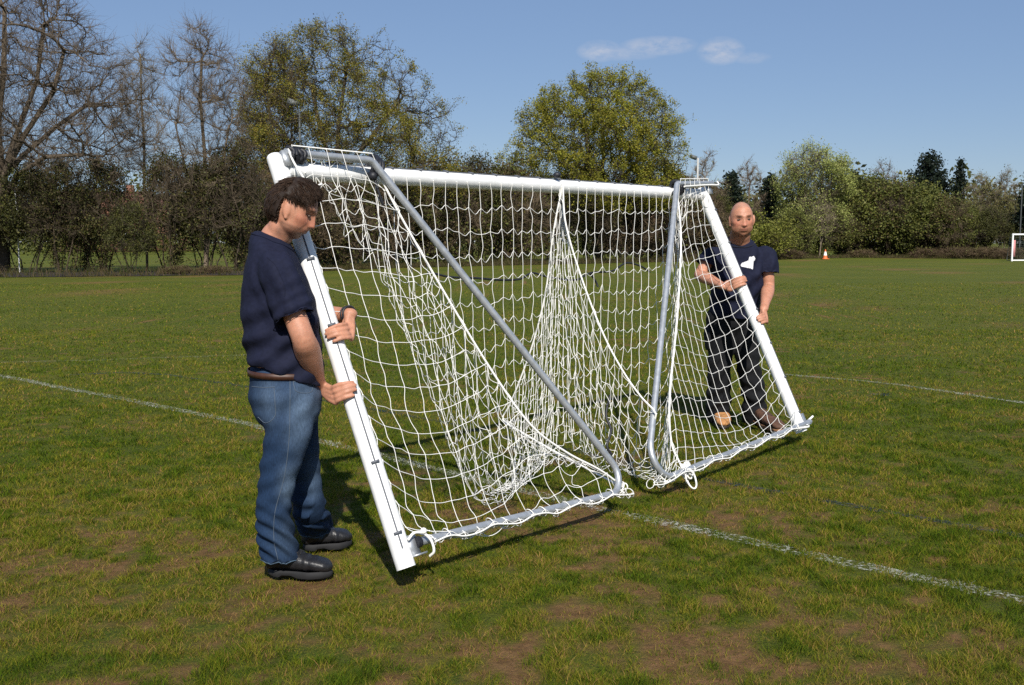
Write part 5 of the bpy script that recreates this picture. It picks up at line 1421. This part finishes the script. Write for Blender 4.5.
# --- houses glimpsed through the left hedge
def house(label, px, Y, w_, d_, eave, ridge, wall_c, roof_c):
    x = gx(px, Y); o = thing('brick_house', label, 'house', (x, Y, 0))
    mb = MB(); box(mb, (0, d_/2, eave/2), w_, d_, eave)
    mb.put([(-w_/2,0,eave),(-w_/2,d_,eave),(-w_/2,d_/2,ridge-.2),(w_/2,0,eave),(w_/2,d_,eave),(w_/2,d_/2,ridge-.2)], [[0,2,1],[3,4,5]])
    mb.build('wall', material('house_brick', wall_c, .9, noise_scale=3, noise_amt=.25), o, False, keep=False)
    mb = MB()
    for s in (0, 1):
        y0, y1 = (-.4, d_/2) if s == 0 else (d_+.4, d_/2)
        P = [(-w_/2-.3,y0,eave-.15),(w_/2+.3,y0,eave-.15),(w_/2+.3,y1,ridge),(-w_/2-.3,y1,ridge)]
        Q = [(a,b_,c+.14) for a,b_,c in P]
        mb.put(P+Q, [[0,1,2,3],[7,6,5,4],[0,4,5,1],[1,5,6,2],[2,6,7,3],[3,7,4,0]])
    rf = mb.build('roof', material('clay_tiles', roof_c, .9, noise_scale=5, noise_amt=.3), o, False, keep=False)
    mb = MB(); box(mb, (w_*.28, d_/2, ridge+.35), .9, .7, 1.3); mb.build('chimney', material('chimney_brick', wall_c, .9), rf, False, keep=False)
    for q in (-.3, 0, .3):
        mb = MB(); box(mb, (q*w_, -.02, eave*.45), 1.3, .08, 1.2)
        wn = mb.build('window', white, o, False, keep=False)
        mb = MB(); box(mb, (q*w_, -.05, eave*.45), 1.08, .06, .98); mb.build('pane', material('window_glass', (.03,.04,.05), .1), wn, False, keep=False)
house('brick house with reddish roof seen through the left hedge', 98, 140, 12, 8, 4.2, 8.0, (.20,.09,.06), (.20,.085,.05))
house('second reddish roofed house nearer the slender bare tree', 152, 146, 11, 8, 4.0, 7.4, (.22,.11,.07), (.17,.075,.048))
house('brown roofed house behind the thicket under the domed oak', 640, 130, 11, 8, 3.2, 6.4, (.24,.15,.10), (.16,.085,.055))
# --- floodlight masts and poles
pole_m = material('painted_pole', (.55,.55,.53), .5); dkpole = material('dark_pole', (.10,.11,.11), .6)
def mast(label, px, Y, top_py, m, r_, heads, name='floodlight_mast'):
    h = hz(top_py, Y); o = thing(name, label, 'floodlight' if heads else 'pole', (gx(px, Y), Y, 0))
    mb = MB(); tube(mb, [(0,0,-.2),(0,0,h*.5),(0,0,h)], [r_*1.3, r_*1.1, r_], 10); mb.build('pole', m, o, keep=False)
    for dx, dz, s in heads:
        mb = MB(); ax = np.array([[.93,.0,-.35],[0,1,0],[.35,0,.93]])
        box(mb, (dx, -.1, h+dz), .62*s, .40*s, .34*s, ax); box(mb, (dx, -.32*s, h+dz), .54*s, .05, .27*s, ax)
        lh = mb.build('lamp_head', dkpole, o, False, keep=False)
        mb = MB(); tube(mb, [(0,0,h-.05),(dx*.6,-.05,h+dz)], .035, 6); mb.build('bracket', dkpole, lh, keep=False)
    return o
mast('floodlight on a dark mast in front of the broad oak', 303, 55, 112, dkpole, .055, [(-.30,.45,.9)])
mast('pale floodlight mast rising above the right end of the crossbar', 695.5, 82, 158, pole_m, .075, [(-.35,.05,.8)])
mast('grey post in front of the conifer at the right edge', 1017, 86, 183, material('black_pole', (.045,.05,.05), .7), .05, [], 'tall_post')
Y = 44.5; o = thing('white_pole', 'thin flaking white pole in front of the big bare tree', 'pole', (gx(21, Y), Y, 0))
mb = MB(); tube(mb, [(0,0,-.1),(-.02,0,hz(205, Y)),(-.08,0,hz(174, Y))], [.03,.028,.025], 8); mb.build('pole', pole_m, o, keep=False)
# --- orange and white cone
Y = 84; o = thing('traffic_cone', 'orange cone with white band standing at the far field edge', 'cone', (gx(824, Y), Y, 0))
org = material('orange_plastic', (.62,.15,.04), .6)
mb = MB(); box(mb, (0,0,.03), .52, .52, .06); mb.build('base', org, o, False, keep=False)
mb = MB(); tube(mb, [(0,0,.06),(0,0,.30)], [.19,.14], 16); tube(mb, [(0,0,.60),(0,0,.78)], [.075,.04], 16); mb.build('cone_body', org, o, keep=False)
mb = MB(); tube(mb, [(0,0,.301),(0,0,.599)], [.14,.075], 16); mb.build('white_band', white, o, keep=False)
# --- the small goal far away on the right
Y = 75.5; o = thing('small_goal', 'small white goal cut off by the right edge of the picture', 'football goal', (gx(1010, Y), Y, 0))
gh, gw = hz(234.5, Y), 3.6
for x in (0, gw):
    mb = MB(); tube(mb, [(x,0,0),(x,0,gh)], .065, 10); mb.build('post', white, o, keep=False)
    mb = MB(); tube(mb, fillet([(x,0,gh-.02),(x,.4,gh-.05),(x,.8,.06),(x,0,.05)], [.12,.12], 6), .020, 8); mb.build('side_frame', dkpole, o, keep=False)
mb = MB(); tube(mb, [(-.06,0,gh),(gw+.06,0,gh)], .065, 10); mb.build('crossbar', white, o, keep=False)
mb = MB(); tube(mb, [(0,.0,.06),(gw,.0,.06)], .05, 8); mb.build('ground_bar', white, o, keep=False)
mb = MB(); box(mb, (.17,.12,gh*.48), .16, .10, gh*.62); mb.build('post_pad', material('pink_padding', (.55,.22,.22), .8), o, False, keep=False)
mb = MB(); A, B = [], []
for k in range(0, 25):
    x = k*.15; A += [(x,.4,gh-.06)]; B += [(x,0.8,.06)]
for k in range(0, 13):
    q = k/12; A += [(0,.4+.4*q,gh-.06-(gh-.12)*q)]; B += [(gw,.4+.4*q,gh-.06-(gh-.12)*q)]
twigs(mb, A, B, .006, .006, 3); mb.build('net', material('dark_net', (.10,.12,.10), .8), o, keep=False)
print("SCRIPT", time.time()-_T0)
